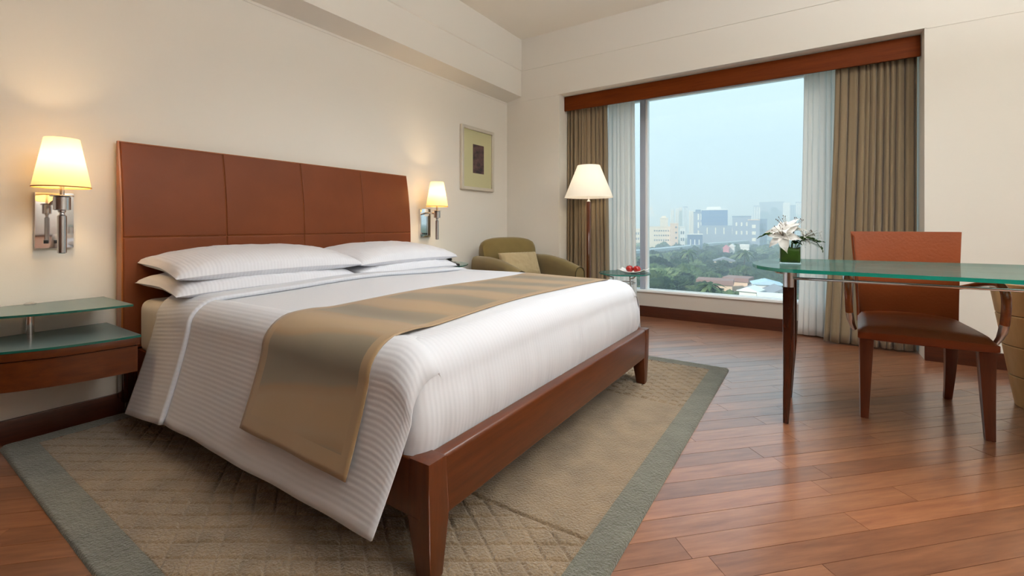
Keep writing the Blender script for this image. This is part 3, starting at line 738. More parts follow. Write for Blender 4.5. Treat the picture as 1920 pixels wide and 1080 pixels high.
# ------------------------------------------------------------ sconces
def sconce(px, sx_, label, nsw):
    root = thing('wall_sconce', label, 'sconce', (px, 2.95, .98), 'wall sconces beside the headboard')
    bp_ = build('backplate', MB().box(px-.065, px+.065, 2.928, 2.9495, .855, 1.112), m_chrome, root, bev=.003)
    for k in range(nsw):
        xx = px-.012+(k-(nsw-1)/2)*(.034 if nsw == 2 else .022)
        w_ = .008 if nsw == 2 else .004
        build('switch', MB().box(xx-w_, xx+w_, 2.922, 2.9279, .878, .894), m_black, bp_, bev=.001)
    build('arm', MB().tube([(px, 2.928, 1.073), (px+(sx_-px)*.5, 2.85, 1.073), (sx_, 2.765, 1.066)], .009, 12), m_chrome, root, smooth=True)
    build('collar', MB().lathe([(.024,1.028),(.029,1.030),(.029,1.085),(.024,1.087)], (sx_,2.75,0), 28), m_steel, root, smooth=True, sharp=40)
    build('drip_disc', MB().lathe([(.034,1.0875),(.04,1.089),(.04,1.092),(.034,1.094)], (sx_,2.75,0), 28), m_chrome, root, smooth=True, sharp=40)
    build('handle', MB().lathe([(.012,.838),(.0155,.841),(.0155,1.003),(.012,1.006),(.009,1.010),(.009,1.016),(.013,1.020),(.013,1.028)], (sx_,2.75,0), 24), m_steel, root, smooth=True, sharp=40)
    build('stem', MB().lathe([(.0085,1.094),(.0085,1.16)], (sx_,2.75,0), 16), m_steel, root, smooth=True, sharp=40)
    build('bulb', MB().ball((sx_,2.75,1.215), (.022,.022,.04)), m_bulb, root, smooth=True)
    sh = build('shade', MB().lathe([(.096,1.128),(.058,1.342)], (sx_,2.75,0), 48, caps=False), m_shade, root, smooth=True)
    build('shade_trim', MB().lathe([(.0972,1.126),(.0972,1.131),(.0952,1.131),(.0952,1.126),(.0972,1.126)], (sx_,2.75,0), 48, caps=False), M('gold_shade_trim', lin(190,140,70), .5), sh)
    lamp('sconce_bulb', 'POINT', (sx_, 2.75, 1.24), 11.0, (1.0,.68,.34), shadow_soft_size=.03)
    return root
sconce(.572, .560, 'chrome wall sconce with lit cream shade, at the left end of the headboard', 2)
sconce(2.985, 2.945, 'chrome wall sconce with lit cream shade, between headboard and framed picture', 3)

# ------------------------------------------------------------ picture
pic = thing('framed_picture', 'silver framed print with pale green mat hanging above the armchair', 'picture', (3.762, 2.95, 1.655))
px0, px1, pz0, pz1, fw = 3.487, 4.037, 1.328, 1.983, .034
fm = MB()
for (a0,a1,c0,c1) in ((px0,px0+fw,pz0,pz1),(px1-fw,px1,pz0,pz1),(px0+fw,px1-fw,pz0,pz0+fw),(px0+fw,px1-fw,pz1-fw,pz1)):
    build('frame_moulding', MB().box(a0,a1,2.918,2.9495,c0,c1), m_silver, pic, bev=.006, seg=3)
build('mat_board', MB().box(px0+fw-.004, px1-fw+.004, 2.938, 2.945, pz0+fw-.004, pz1-fw+.004), m_mat, pic)
m_art = bpy.data.materials.new('dark_print'); m_art.use_nodes = True; t = m_art.node_tree; p = t.nodes['Principled BSDF']
co = t.nodes.new('ShaderNodeTexCoord'); mp = t.nodes.new('ShaderNodeMapping'); mp.inputs['Scale'].default_value = (7,7,12); t.links.new(co.outputs['Object'], mp.inputs[0])
n = t.nodes.new('ShaderNodeTexNoise'); n.inputs['Scale'].default_value = 1.6; n.inputs['Detail'].default_value = 5; t.links.new(mp.outputs[0], n.inputs['Vector'])
r = t.nodes.new('ShaderNodeValToRGB'); r.color_ramp.elements[0].position = .35; r.color_ramp.elements[0].color = lin(40,34,42); r.color_ramp.elements[1].position = .75; r.color_ramp.elements[1].color = lin(120,88,84)
t.links.new(n.outputs[0], r.inputs[0]); t.links.new(r.outputs[0], p.inputs['Base Color']); p.inputs['Roughness'].default_value = .5
build('print', MB().box(3.684, 3.868, 2.9355, 2.9385, 1.508, 1.808), m_art, pic)

# ------------------------------------------------------------ armchair (local frame, front = -y)
AC = (3.74, 2.33, 0); AR = -.375
arm = thing('armchair', 'low olive upholstered armchair in the corner under the picture', 'armchair', AC, rz=AR)
def lb(name, mb, m, **kw): return build(name, mb, m, arm, local=True, **kw)
lb('seat_base', MB().box(-.30,.30,-.36,.32,.12,.30), m_olive, bev=.02, seg=3)
lb('seat_cushion', MB().box(-.275,.275,-.385,.24,.302,.44), m_olive, bev=.045, seg=4)
# back: curved top slab leaning backwards
nu, nv = 25, 15; Pb = []
prof = []
for i, s_ in enumerate(np.linspace(-1,1,nu)):
    zt = .842-.045*abs(s_)**3
    wdt = .315
    row = []
    for (yy, z_) in ((.22,.30),(.235,.50),(.255,.68),(.275,zt-.05),(.29,zt-.012),(.33,zt),(.37,zt-.015),(.385,zt-.06),(.39,.6),(.385,.14)):
        inset = .05*max(0,(abs(s_)-.86)/.14)**2
        cy = .30; yy2 = cy+(yy-cy)*(1-inset*4)-.02*s_*s_
        wx = wdt*(1+.03*(z_-.5)/.35)
        row.append((s_*wx, yy2, z_-inset*.6))
    Pb.append(row)
bk = MB().grid(np.array(Pb)); n_ = len(Pb[0]); bk.f += [tuple(range(n_)), tuple(reversed(range((nu-1)*n_, nu*n_)))]; bk.m += [0,0]
lb('backrest', bk, m_olive, smooth=True, sharp=60)
for sg in (-1, 1):
    rows = []
    for y in np.linspace(-.40, .36, 20):
        q = (y+.40)/.76
        zt = .555+.115*math.sin(min(1,q*1.25+.08)*PI/2)-.01*q
        out = .40+.012*math.sin(q*PI)
        xi, xo = .285-.01*q, out
        sec = [(xi,.15),(xi,zt-.10),(xi+.004,zt-.045),(xi+.022,zt-.012),((xi+xo)/2,zt),(xo-.022,zt-.012),(xo-.004,zt-.045),(xo,zt-.10),(xo-.015,.15)]
        rows.append([(sg*a, y, z) for a, z in sec])
    A = np.array(rows)
    am = MB().grid(A if sg > 0 else A[:, ::-1]); n_ = 9
    fr_ = list(range(n_)); am.f += [tuple(fr_), tuple(reversed(range(19*n_, 20*n_)))]; am.m += [0,0]
    ao = lb('armrest', am, m_olive, smooth=True, sharp=50)
    fr = [Vector(p) for p in rows[0]]
    build('piping', MB().tube([(p.x, p.y-.002, p.z) for p in fr], .005, 8), m_piping, ao, local=True, smooth=True)
for sx_ in (-.27,.27):
    for sy in (-.32,.28): lb('leg', MB().taper((sx_,sy,0),(.035,.035),(sx_,sy,.125),(.05,.05)), m_darkwood, bev=.003)
# lumbar cushion leaning on the backrest
mb = pillow(.46, .27, .13, 21, 0)
R = Matrix.Rotation(AR,3,'Z') @ Matrix.Rotation(math.radians(68),3,'X')
cc = Vector(AC)+Matrix.Rotation(AR,3,'Z') @ Vector((.02,.12,.565))
mb.v = [tuple(R @ Vector(v)+cc) for v in mb.v]; mb.uv = {}
tag(build('lumbar_cushion', mb, m_cushion, smooth=True, loc=tuple(cc)), 'beige lumbar cushion leaning in the olive armchair', 'cushion')

# ------------------------------------------------------------ floor lamp
fl = thing('floor_lamp', 'floor lamp with lit white cone shade in front of the left curtain', 'floor lamp', (4.22, 1.88, 0))
lx, ly = 4.22, 1.88
build('base', MB().lathe([(.10,0),(.105,.004),(.105,.016),(.09,.022),(.02,.026)], (lx,ly,0), 36), m_chrome, fl, smooth=True, sharp=40)
build('pole', MB().taper((lx,ly,.026),(.034,.034),(lx,ly,1.20),(.034,.034)), m_cherry_v, fl, bev=.003)
build('pole_inlay', MB().box(lx-.0185,lx-.017,ly-.012,ly-.006,.03,1.19), m_chrome, fl)
build('neck', MB().lathe([(.017,1.20),(.019,1.204),(.012,1.215),(.008,1.22),(.008,1.30)], (lx,ly,0), 18), m_chrome, fl, smooth=True, sharp=40)
build('bulb', MB().ball((lx,ly,1.36), (.03,.03,.06)), m_bulb, fl, smooth=True)
build('shade', MB().lathe([(.242,1.243),(.112,1.565)], (lx,ly,0), 56, caps=False), m_shade2, fl, smooth=True)
lamp('floor_lamp_bulb', 'POINT', (lx, ly, 1.38), 6, (1.0,.86,.66), shadow_soft_size=.04)

# ------------------------------------------------------------ side table with apples
sx0, sy0, sz0 = 4.0, 1.43, .533
st = thing('side_table', 'small round glass side table on thin chrome legs by the window', 'side table', (sx0, sy0, 0))
build('glass_top', MB().lathe([(.225,sz0-.012),(.23,sz0-.009),(.23,sz0-.003),(.225,sz0)], (sx0,sy0,0), 56), [m_gtop, m_gedge], st, smooth=True, sharp=30)
me = bpy.data.objects['glass_top.002'].data if 'glass_top.002' in bpy.data.objects else None
for o_ in st.children:
    if o_.name.startswith('glass_top'):
        for f_ in o_.data.polygons: f_.material_index = 1 if abs(f_.normal.z) < .5 else 0
for k in range(3):
    a = PI/2+.35+k*2*PI/3; ca, sa = math.cos(a), math.sin(a)
    build('leg', MB().tube([(sx0+ca*.185,sy0+sa*.185,0),(sx0+ca*.15,sy0+sa*.15,.25),(sx0+ca*.10,sy0+sa*.10,.46),(sx0+ca*.10,sy0+sa*.10,.488),(sx0+ca*.15,sy0+sa*.15,.497),(sx0+ca*.18,sy0+sa*.18,.515),(sx0+ca*.18,sy0+sa*.18,sz0-.0125)], .0055, 10), m_chrome, st, smooth=True)
build('ring', MB().tube([(sx0+.1*math.cos(a),sy0+.1*math.sin(a),.44) for a in np.linspace(0,2*PI,33)], .004, 8), m_chrome, st, smooth=True)
pcx, pcy = 3.98, 1.345
pl = []
for u in np.linspace(-1,1,21):
    pl.append([(pcx+.125*u*.55+.0*v, pcy+.125*v, sz0+.004+.030*abs(v)**2.5+.012*abs(u)**3) for v in np.linspace(-1,1,21)])
tag(build('plate', MB().grid(np.array(pl)), m_plate, smooth=True, solid=.005, loc=(pcx,pcy,sz0)), 'curved white plate holding two apples on the glass side table', 'plate')
for k, (ax, ay) in enumerate(((3.98,1.374),(3.975,1.306))):
    rr_ = .034
    prof = [(max(.001, rr_*math.sin(a)*(1+.08*math.cos(a))), rr_*.92*(-math.cos(a))+(-.010*math.exp(-(a-PI)**2/.12))) for a in np.linspace(.02, PI, 18)]
    ap = build('apple', MB().lathe(prof, (ax,ay,sz0+.0405), 24), m_apple, smooth=True, loc=(ax,ay,sz0+.008))
    tag(ap, 'red apple on the white plate, the '+('left one by the curtain side' if k == 0 else 'right one nearest the window mullion'), 'apple', 'apples on the plate')
    build('stem', MB().tube([(ax,ay,sz0+.058),(ax+.002,ay+.002,sz0+.074)], .0016, 6), m_darkwood, ap)

# ------------------------------------------------------------ desk
desk = thing('desk', 'long glass topped desk with dark tapered legs and chrome rails', 'desk', (2.8, -.7, 0))
ZD = .762
out = []
tipy, endy = .272, -1.75
cxd = 2.79
def hw(y): return .375+.075*min(1,max(0,(-y+.1)/1.0))**1.0
ys_ = np.linspace(.04, -1.52, 20)
left = [(2.405-.015*math.sin((y_-.04)/(-1.56)*PI), y_) for y_ in ys_]
right = [(3.205+.13*math.sin(min(1,((.04-y_)/.78)*.5*1.0)*PI/2*1.3), y_) for y_ in ys_]
tip = [(2.79+ (left[0][0]-2.79)*math.cos(a)*1.0 if a < PI/2 else 2.79+(right[0][0]-2.79)*(-math.cos(a)), .04+.232*math.sin(a)**.9) for a in np.linspace(0,PI,27)][1:-1]
end = [(2.79+(right[-1][0]-2.79)*math.cos(a) if a < PI/2 else 2.79+(2.79-left[-1][0])*math.cos(a), -1.52-.23*math.sin(a)) for a in np.linspace(0,PI,19)][1:-1]
outline = left[::-1]+tip+right+end
ar = sum(outline[i][0]*outline[(i+1)%len(outline)][1]-outline[(i+1)%len(outline)][0]*outline[i][1] for i in range(len(outline)))
if ar < 0: outline = outline[::-1]
build('glass_top', MB().prism(outline, ZD-.016, ZD, 0, 1), [m_gtop, m_gedge], desk)
for (dx, dy) in ((2.572,.098),(2.975,.098),(2.572,-1.50),(2.975,-1.50)):
    lg = build('leg', MB().taper((dx,dy+(.0115 if dy > 0 else -.0115),0),(.024,.024),(dx,dy,.32),(.047,.047)).taper((dx,dy,.32),(.047,.047),(dx,dy,.663),(.047,.047)), m_darkwood, desk, bev=.003)
    build('leg_cap', MB().lathe([(.0235,.6635),(.0235,.7445),(.02,.7455)], (dx,dy,0), 24), m_steel, lg, smooth=True, sharp=40)
for dx in (2.572, 2.975):
    build('rail', MB().tube([(dx,.075,.706),(dx,-1.477,.706)], .0065, 12), m_chrome, desk, smooth=True)
    build('edge_bar', MB().box(dx-.006,dx+.006,-1.47,.074,.7385,.7445), m_chrome, desk, bev=.001)
build('glass_mount', MB().lathe([(.022,.7355),(.026,.74),(.024,.7457)], (2.79,.185,0), 24), m_chrome, desk, smooth=True, sharp=40)
build('cross_bar', MB().tube([(2.572,.098,.706),(2.975,.098,.706)], .0065, 12), m_chrome, desk, smooth=True)
build('mount_arm', MB().tube([(2.79,.098,.706),(2.79,.16,.712),(2.79,.185,.7355)], .006, 10), m_chrome, desk, smooth=True)

# ------------------------------------------------------------ desk chair
ch = thing('desk_chair', 'tan leather desk chair with bentwood arms pushed in at the glass desk', 'chair', (3.12,-.437,0))
yc = -.437
def seat_row(q):     # q 0 front .. 1 back
    x = 2.845+.535*q; hwid = .250-.034*q
    return x, hwid
rows = []
for q in np.linspace(0,1,22):
    x, hwid = seat_row(q)
    row = []
    for s_ in np.linspace(-1,1,25):
        e_ = min(1, (1-abs(s_))/.12); f_ = min(1, q/.12+.0) if q < .5 else min(1,(1-q)/.08)
        rnd = math.sqrt(max(0,1-(1-e_)**2))*math.sqrt(max(0,1-(1-f_)**2))
        bow = .018*(1-s_*s_)*(1-q)
        row.append((x-bow, yc+s_*hwid, .428+.026*rnd+.030*(1-abs(s_)**2.2)*math.sin(min(1,q*1.3+.12)*PI*.75)))
    rows.append(row)
top = np.array(rows); sm = MB().grid(top[:, ::-1])
# skirt and underside
per = [top[0,j] for j in range(25)]+[top[i,24] for i in range(1,22)]+[top[21,j] for j in range(23,-1,-1)]+[top[i,0] for i in range(20,0,-1)]
per = np.array(per); n_ = len(per)
r2 = per.copy(); r2[:,2] = .402
r3 = per.copy(); r3[:,2] = .395; r3[:,0] = 3.11+(r3[:,0]-3.11)*.97; r3[:,1] = yc+(r3[:,1]-yc)*.97
b0 = len(sm.v); sm.v += [tuple(p) for p in per]+[tuple(p) for p in r2]+[tuple(p) for p in r3]
for k in range(2):
    for i in range(n_): sm.f.append((b0+k*n_+i, b0+k*n_+(i+1)%n_, b0+(k+1)*n_+(i+1)%n_, b0+(k+1)*n_+i)); sm.m.append(0)
sm.f.append(tuple(b0+2*n_+i for i in range(n_))); sm.m.append(0)
build('seat', sm, m_chair_leather, ch, smooth=True, sharp=60)
# backrest
rows = []
zs_ = np.linspace(.40,.915,20)
for k, z in enumerate(zs_):
    q = (z-.40)/.515; hwid = .208+.026*q**1.5; xb = 3.365+.075*q**1.4
    row = []
    for s_ in np.linspace(-1,1,21): row.append((xb-.012*(1-s_*s_)*0+.016*(s_*s_-1)*-1.0, yc+s_*hwid, z))
    rows.append(row)
F = np.array(rows); Bk = F.copy(); Bk[:,:,0] += .042
bm2 = MB(); bm2.grid(F); bm2.grid(Bk[:, ::-1])
K, L = F.shape[:2]
def fi(k, l): return k*L+l
def bi(k, l): return K*L+k*L+(L-1-l)
for k in range(K-1):
    bm2.f += [(fi(k,0), fi(k+1,0), bi(k+1,0), bi(k,0)), (fi(k+1,L-1), fi(k,L-1), bi(k,L-1), bi(k+1,L-1))]; bm2.m += [0,0]
for l in range(L-1):
    bm2.f += [(fi(K-1,l), fi(K-1,l+1), bi(K-1,l+1), bi(K-1,l)), (fi(0,l+1), fi(0,l), bi(0,l), bi(0,l+1))]; bm2.m += [0,0]
build('backrest', bm2, m_chair_leather, ch, bev=.010, seg=3)
def sleg(x0, y0, x1, y1, wt, wb, bow):
    mb = MB(); pr = None
    for q in np.linspace(0,1,8):
        w_ = wb+(wt-wb)*q; cx = x0+(x1-x0)*q+bow[0]*math.sin(q*PI); cy = y0+(y1-y0)*q+bow[1]*math.sin(q*PI); z = .398*q
        cur = [(cx-w_/2,cy-w_/2,z),(cx+w_/2,cy-w_/2,z),(cx+w_/2,cy+w_/2,z),(cx-w_/2,cy+w_/2,z)]
        if pr is None: b = mb.add(cur, [(3,2,1,0)])
        else:
            n0 = mb.add(cur, []); 
            for i in range(4): mb.f.append((n0-4+i, n0-4+(i+1)%4, n0+(i+1)%4, n0+i)); mb.m.append(0)
        pr = cur
    mb.f.append((n0, n0+1, n0+2, n0+3)); mb.m.append(0); return mb
m_chwood = wood('red_brown_chair_wood', lin(80,34,14), lin(106,48,22), (16,16,1.2), .3, .35)
m_armwood = wood('orange_bentwood', lin(136,66,24), lin(160,86,36), (1.2,8,8), .22, .5)
for (x0,y0,x1,y1,bw) in ((2.868,yc+.222,2.885,yc+.213,(.004,0)),(2.868,yc-.222,2.885,yc-.213,(.004,0)),(3.43,yc+.185,3.35,yc+.185,(-.02,0)),(3.43,yc-.185,3.35,yc-.185,(-.02,0))):
    lg = build('leg', sleg(x0,y0,x1,y1,.058,.034,bw), m_chwood, ch, bev=.004)
    build('glide', MB().lathe([(.013,-.0005),(.013,.0015)], (x0,y0,0), 12), m_white, lg)
for sg in (1,-1):
    Y0 = yc+sg*.215; Y1 = yc+sg*.285
    ctrl = [(3.40,Y0+sg*.012,.622),(3.33,Y0+sg*.035,.640),(3.20,Y1-sg*.012,.668),(3.08,Y1,.682),(2.99,Y1+sg*.002,.680),(2.935,Y1+sg*.002,.655),(2.912,Y1,.610),(2.912,Y1-sg*.002,.560),(2.918,Y1-sg*.005,.512)]
    # smooth the control polygon
    cp = [np.array(c) for c in ctrl]; pts = []
    for i in range(len(cp)-1):
        p0, p1, p2, p3 = cp[max(i-1,0)], cp[i], cp[i+1], cp[min(i+2,len(cp)-1)]
        for q in np.linspace(0,1,6)[:-1]:
            pts.append(.5*((2*p1)+(-p0+p2)*q+(2*p0-5*p1+4*p2-p3)*q*q+(-p0+3*p1-3*p2+p3)*q**3))
    pts.append(cp[-1])
    nP = len(pts); rad = [.009+.008*math.sin(min(1,i/nP*1.6+.12)*PI/2) for i in range(nP)]
    ao = build('armrest', MB().tube([tuple(q) for q in pts], rad, 14), m_armwood, ch, smooth=True, sharp=60)
    build('cuff', MB().tube([(2.918,Y1-sg*.005,.512),(2.922,Y1-sg*.010,.478),(2.928,Y1-sg*.018,.448),(2.936,Y1-sg*.028,.424)], [.0175,.0165,.013,.011], 14), m_steel, ao, smooth=True, sharp=60)
    build('back_bracket', MB().tube([(3.40,Y0+sg*.012,.622),(3.43,Y0-sg*.004,.618)], .009, 10), m_chrome, ao, smooth=True, sharp=60)

# ------------------------------------------------------------ vase with lilies
vx, vy = 2.785, .098
vase = thing('glass_vase', 'square clear glass vase lined with green leaves on the desk end', 'vase', (vx, vy, ZD))
def sqtube(hw_, z0, z1, th_):
    mb = MB(); a, b = hw_, hw_-th_
    o4 = [(-a,-a),(a,-a),(a,a),(-a,a)]; i4 = [(-b,-b),(b,-b),(b,b),(-b,b)]
    vs = [(vx+x,vy+y,z) for z in (z0,z1) for x,y in o4]+[(vx+x,vy+y,z) for z in (z0+.006,z1) for x,y in i4]
    fs = [(3,2,1,0)]+[(i,(i+1)%4,4+(i+1)%4,4+i) for i in range(4)]+[(8,9,10,11)]+[(8+(i+1)%4,8+i,12+i,12+(i+1)%4) for i in range(4)]+[(4+i,4+(i+1)%4,12+(i+1)%4,12+i) for i in range(4)]
    mb.add(vs, fs); return mb
build('glass_wall', sqtube(.049, ZD+.0005, ZD+.10, .003), m_vglass, vase)
for k, (ax, ay) in enumerate(((1,0),(-1,0),(0,1),(0,-1))):
    pts = []
    for a in np.linspace(-1,1,9):
        pts.append([(vx+ax*.043+(-ay)*a*.042*(1)*(1 if ax == 0 else 0)+ (0 if ax else ay*0), vy+ay*.043+(a*.042 if ax else 0), ZD+.009+.074*z_+.004*math.sin(a*4+k)*z_) for z_ in np.linspace(0,1,5)])
    if not ax:
        pts = [[(vx+a*.042, vy+ay*.043, ZD+.009+.074*z_+.004*math.sin(a*4+k)*z_) for z_ in np.linspace(0,1,5)] for a in np.linspace(-1,1,9)]
    build('wrapped_leaf', MB().grid(np.array(pts)), m_leaf, vase, smooth=True, solid=.0015)
def petal(L_, W_, curl, az, el_, base, nrm_seed=0):
    """petal grid starting at base, pointing in direction (az, el), curling back"""
    n, k = 10, 7; d = np.array([math.cos(az)*math.cos(el_), math.sin(az)*math.cos(el_), math.sin(el_)]); side = np.array([-math.sin(az), math.cos(az), 0]); up = np.cross(d, side)*-1
    if up[2] < 0: up = -up
    P = np.zeros((n,k,3))
    for i, q in enumerate(np.linspace(0,1,n)):
        wd = W_*math.sin(PI*min(1,.12+q*.9))**.8*(1-q**4)
        for j, s_ in enumerate(np.linspace(-1,1,k)):
            P[i,j] = np.array(base)+d*(L_*q*(1-.25*curl*q*q))+side*(s_*wd/2)+up*(-curl*L_*.45*q*q+.010*s_*s_*(1-q)+.002*math.sin(q*14+s_*3))
    return P
def lily(c, dirv, size, label, stem_to, open_=.55):
    dv = Vector(dirv).normalized(); root = thing('lily', label, 'flower', c, 'white lilies in the vase')
    Q = Vector((0,0,1)).rotation_difference(dv).to_matrix()
    for k in range(6):
        P = petal(size*(1 if k % 2 else .92), size*(.46 if k % 2 else .36), .8, k*PI/3, open_, (0,0,0))
        P = np.array([[tuple(Q @ Vector(p)+Vector(c)) for p in r_] for r_ in P])
        build('petal', MB().grid(P), m_petal, root, smooth=True)
    for k in range(6):
        a = k*PI/3+.4; tipv = Vector((math.cos(a)*.015*size/.07, math.sin(a)*.015*size/.07, .05*size/.07))
        s_ = MB().tube([c, tuple(Vector(c)+Q @ (tipv*.6)), tuple(Vector(c)+Q @ tipv)], .0009, 5); s_.ball(tuple(Vector(c)+Q @ tipv), (.0022,.0022,.004), 6, 4)
        build('stamen', s_, m_stamen, root, smooth=True)
    build('stem', MB().tube([c, tuple(Vector(c)*.6+Vector(stem_to)*.4-dv*.01), stem_to], .0025, 6), m_stem, root, smooth=True)
m_stamen = M('brown_stamen', lin(96,70,40), .6)
zb = ZD+.10
lily((vx-.045,vy+.03,zb+.045), (-.75,.25,.35), .115, 'large white lily leaning forward on the left of the vase', (vx-.01,vy+.01,ZD+.03), .35)
lily((vx-.01,vy+.015,zb+.075), (-.35,.35,.8), .105, 'white lily standing topmost in the vase', (vx,vy+.005,ZD+.03), .6)
lily((vx+.02,vy-.015,zb+.07), (.1,-.3,.9), .095, 'white lily at the back of the vase, topmost on the right', (vx+.01,vy,ZD+.03), .6)
lily((vx+.01,vy-.055,zb+.035), (.0,-.8,.5), .07, 'small white lily low on the right of the vase', (vx+.005,vy-.012,ZD+.03), .5)
def spray(label, pts, leaves, size):
    root = thing('leaf_spray', label, 'foliage', pts[0], 'green leaf sprays in the vase')
    build('stem', MB().tube(pts, .0018, 6), m_stem, root, smooth=True)
    for (q, az, el_, L_) in leaves:
        i = min(int(q*(len(pts)-1)), len(pts)-2); f_ = q*(len(pts)-1)-i; b = Vector(pts[i]).lerp(Vector(pts[i+1]), f_)
        build('leaf', MB().grid(petal(L_, L_*size, .5, az, el_, tuple(b))), m_leaf, root, smooth=True)
R_ = lambda a: math.radians(a)
spray('long pointed leaf arching left out of the vase', [(vx-.01,vy+.01,ZD+.03),(vx-.02,vy+.035,zb+.05),(vx-.03,vy+.09,zb+.055)], [(1,R_(103),-.15,.075),(.85,R_(95),.0,.07),(.7,R_(120),.3,.05)], .22)
spray('leafy sprig arching right with a drooping bud', [(vx+.0,vy-.01,ZD+.03),(vx+.0,vy-.03,zb+.03),(vx-.005,vy-.075,zb+.03),(vx-.01,vy-.115,zb+.012),(vx-.01,vy-.13,zb-.015)],
      [(.3,R_(-70),.4,.05),(.45,R_(-110),.3,.05),(.55,R_(-60),.1,.045),(.65,R_(-130),.2,.04),(.75,R_(-90),.3,.04),(.95,R_(-95),-.9,.035),(.4,R_(180),.2,.05),(.35,R_(-20),.3,.05)], .4)
spray('dark rounded leaves gathered at the front of the vase rim', [(vx-.005,vy-.005,ZD+.03),(vx-.02,vy-.01,zb+.0),(vx-.03,vy-.02,zb+.03)],
      [(.6,R_(200),.1,.05),(.7,R_(230),.3,.05),(.8,R_(170),.5,.05),(.9,R_(260),.2,.05),(1,R_(215),.6,.05),(.65,R_(290),.0,.05),(.9,R_(300),.5,.045)], .7)
gy = thing('gypsophila_sprig', 'airy sprig of tiny buds on the right of the vase', 'foliage', (vx,vy-.02,ZD+.03))
gs = MB(); gb = MB(); rg = random.Random(5)
c0 = Vector((vx-.005,vy-.05,zb+.02)); gs.tube([(vx,vy-.012,ZD+.03), tuple(c0)], .0012, 5)
for k in range(46):
    tpt = c0+Vector((rg.uniform(-.02,.03), -rg.uniform(.005,.085), rg.uniform(-.035,.06)))
    gs.tube([tuple(c0), tuple(c0.lerp(tpt,.6)+Vector((0,0,.006))), tuple(tpt)], .0004, 4); gb.ball(tuple(tpt), .0017, 6, 4)
build('twigs', gs, m_stem, gy); o = build('buds', gb, M('grey_bud', lin(150,150,140), .7), gy, smooth=True); o['kind'] = 'stuff'

# ------------------------------------------------------------ waste bin
bx_, by_ = 3.515, -1.022
bn = thing('waste_bin', 'tall tapered tan wooden bin between desk chair and wall', 'bin', (bx_, by_, 0))
rad_ = lambda z: .118+.098*(z/.655)
zs_ = [.0,.165,.325,.49,.655]
for a, b in zip(zs_[:-1], zs_[1:]):
    b2 = b-.003 if b < .65 else b
    build('band', MB().lathe([(rad_(a)-.004,a),(rad_(a),a+.003),(rad_(b2),b2-.003),(rad_(b2)-.004,b2),(rad_(b2)-.016,b2),(rad_(a)-.016,a)], (bx_,by_,0), 40, caps=False), m_tanwood, bn, smooth=True, sharp=35)
build('bottom', MB().lathe([(.10,.001),(.10,.012)], (bx_,by_,0), 32), m_tanwood, bn)
build('liner', MB().lathe([(rad_(.06)-.02,.02),(rad_(.64)-.017,.652),(rad_(.64)-.02,.652),(rad_(.06)-.023,.022)], (bx_,by_,0), 36, caps=False), m_liner, bn, smooth=True)

# ------------------------------------------------------------ the city outside, seen from a high floor
GZ = -30.0
def od(u, D):
    R = (u-960)/848*D
    return D*math.cos(TH)+R*math.sin(TH), D*math.sin(TH)-R*math.cos(TH)
def oz(v, D): return CH+(423.1-v)*D/848
gm = M('dry_ground', lin(96,104,70), .95, var=.35, vscale=.05)
struct('ground', MB().box(30, 3200, -1500, 2600, GZ-1, GZ), gm)
# haze over the city
hz = bpy.data.materials.new('city_haze'); hz.use_nodes = True; t = hz.node_tree; t.nodes.clear()
ho = t.nodes.new('ShaderNodeOutputMaterial'); vs_ = t.nodes.new('ShaderNodeVolumeScatter')
vs_.inputs['Color'].default_value = (.79,.91,1,1); vs_.inputs['Density'].default_value = .00145; vs_.inputs['Anisotropy'].default_value = .0
t.links.new(vs_.outputs[0], ho.inputs['Volume'])
o = build('haze', MB().box(60, 3000, -1200, 2300, GZ-.5, 110), hz); o['kind'] = 'stuff'; tag(o, 'pale blue haze hanging over the whole city view', 'haze', kind='stuff')

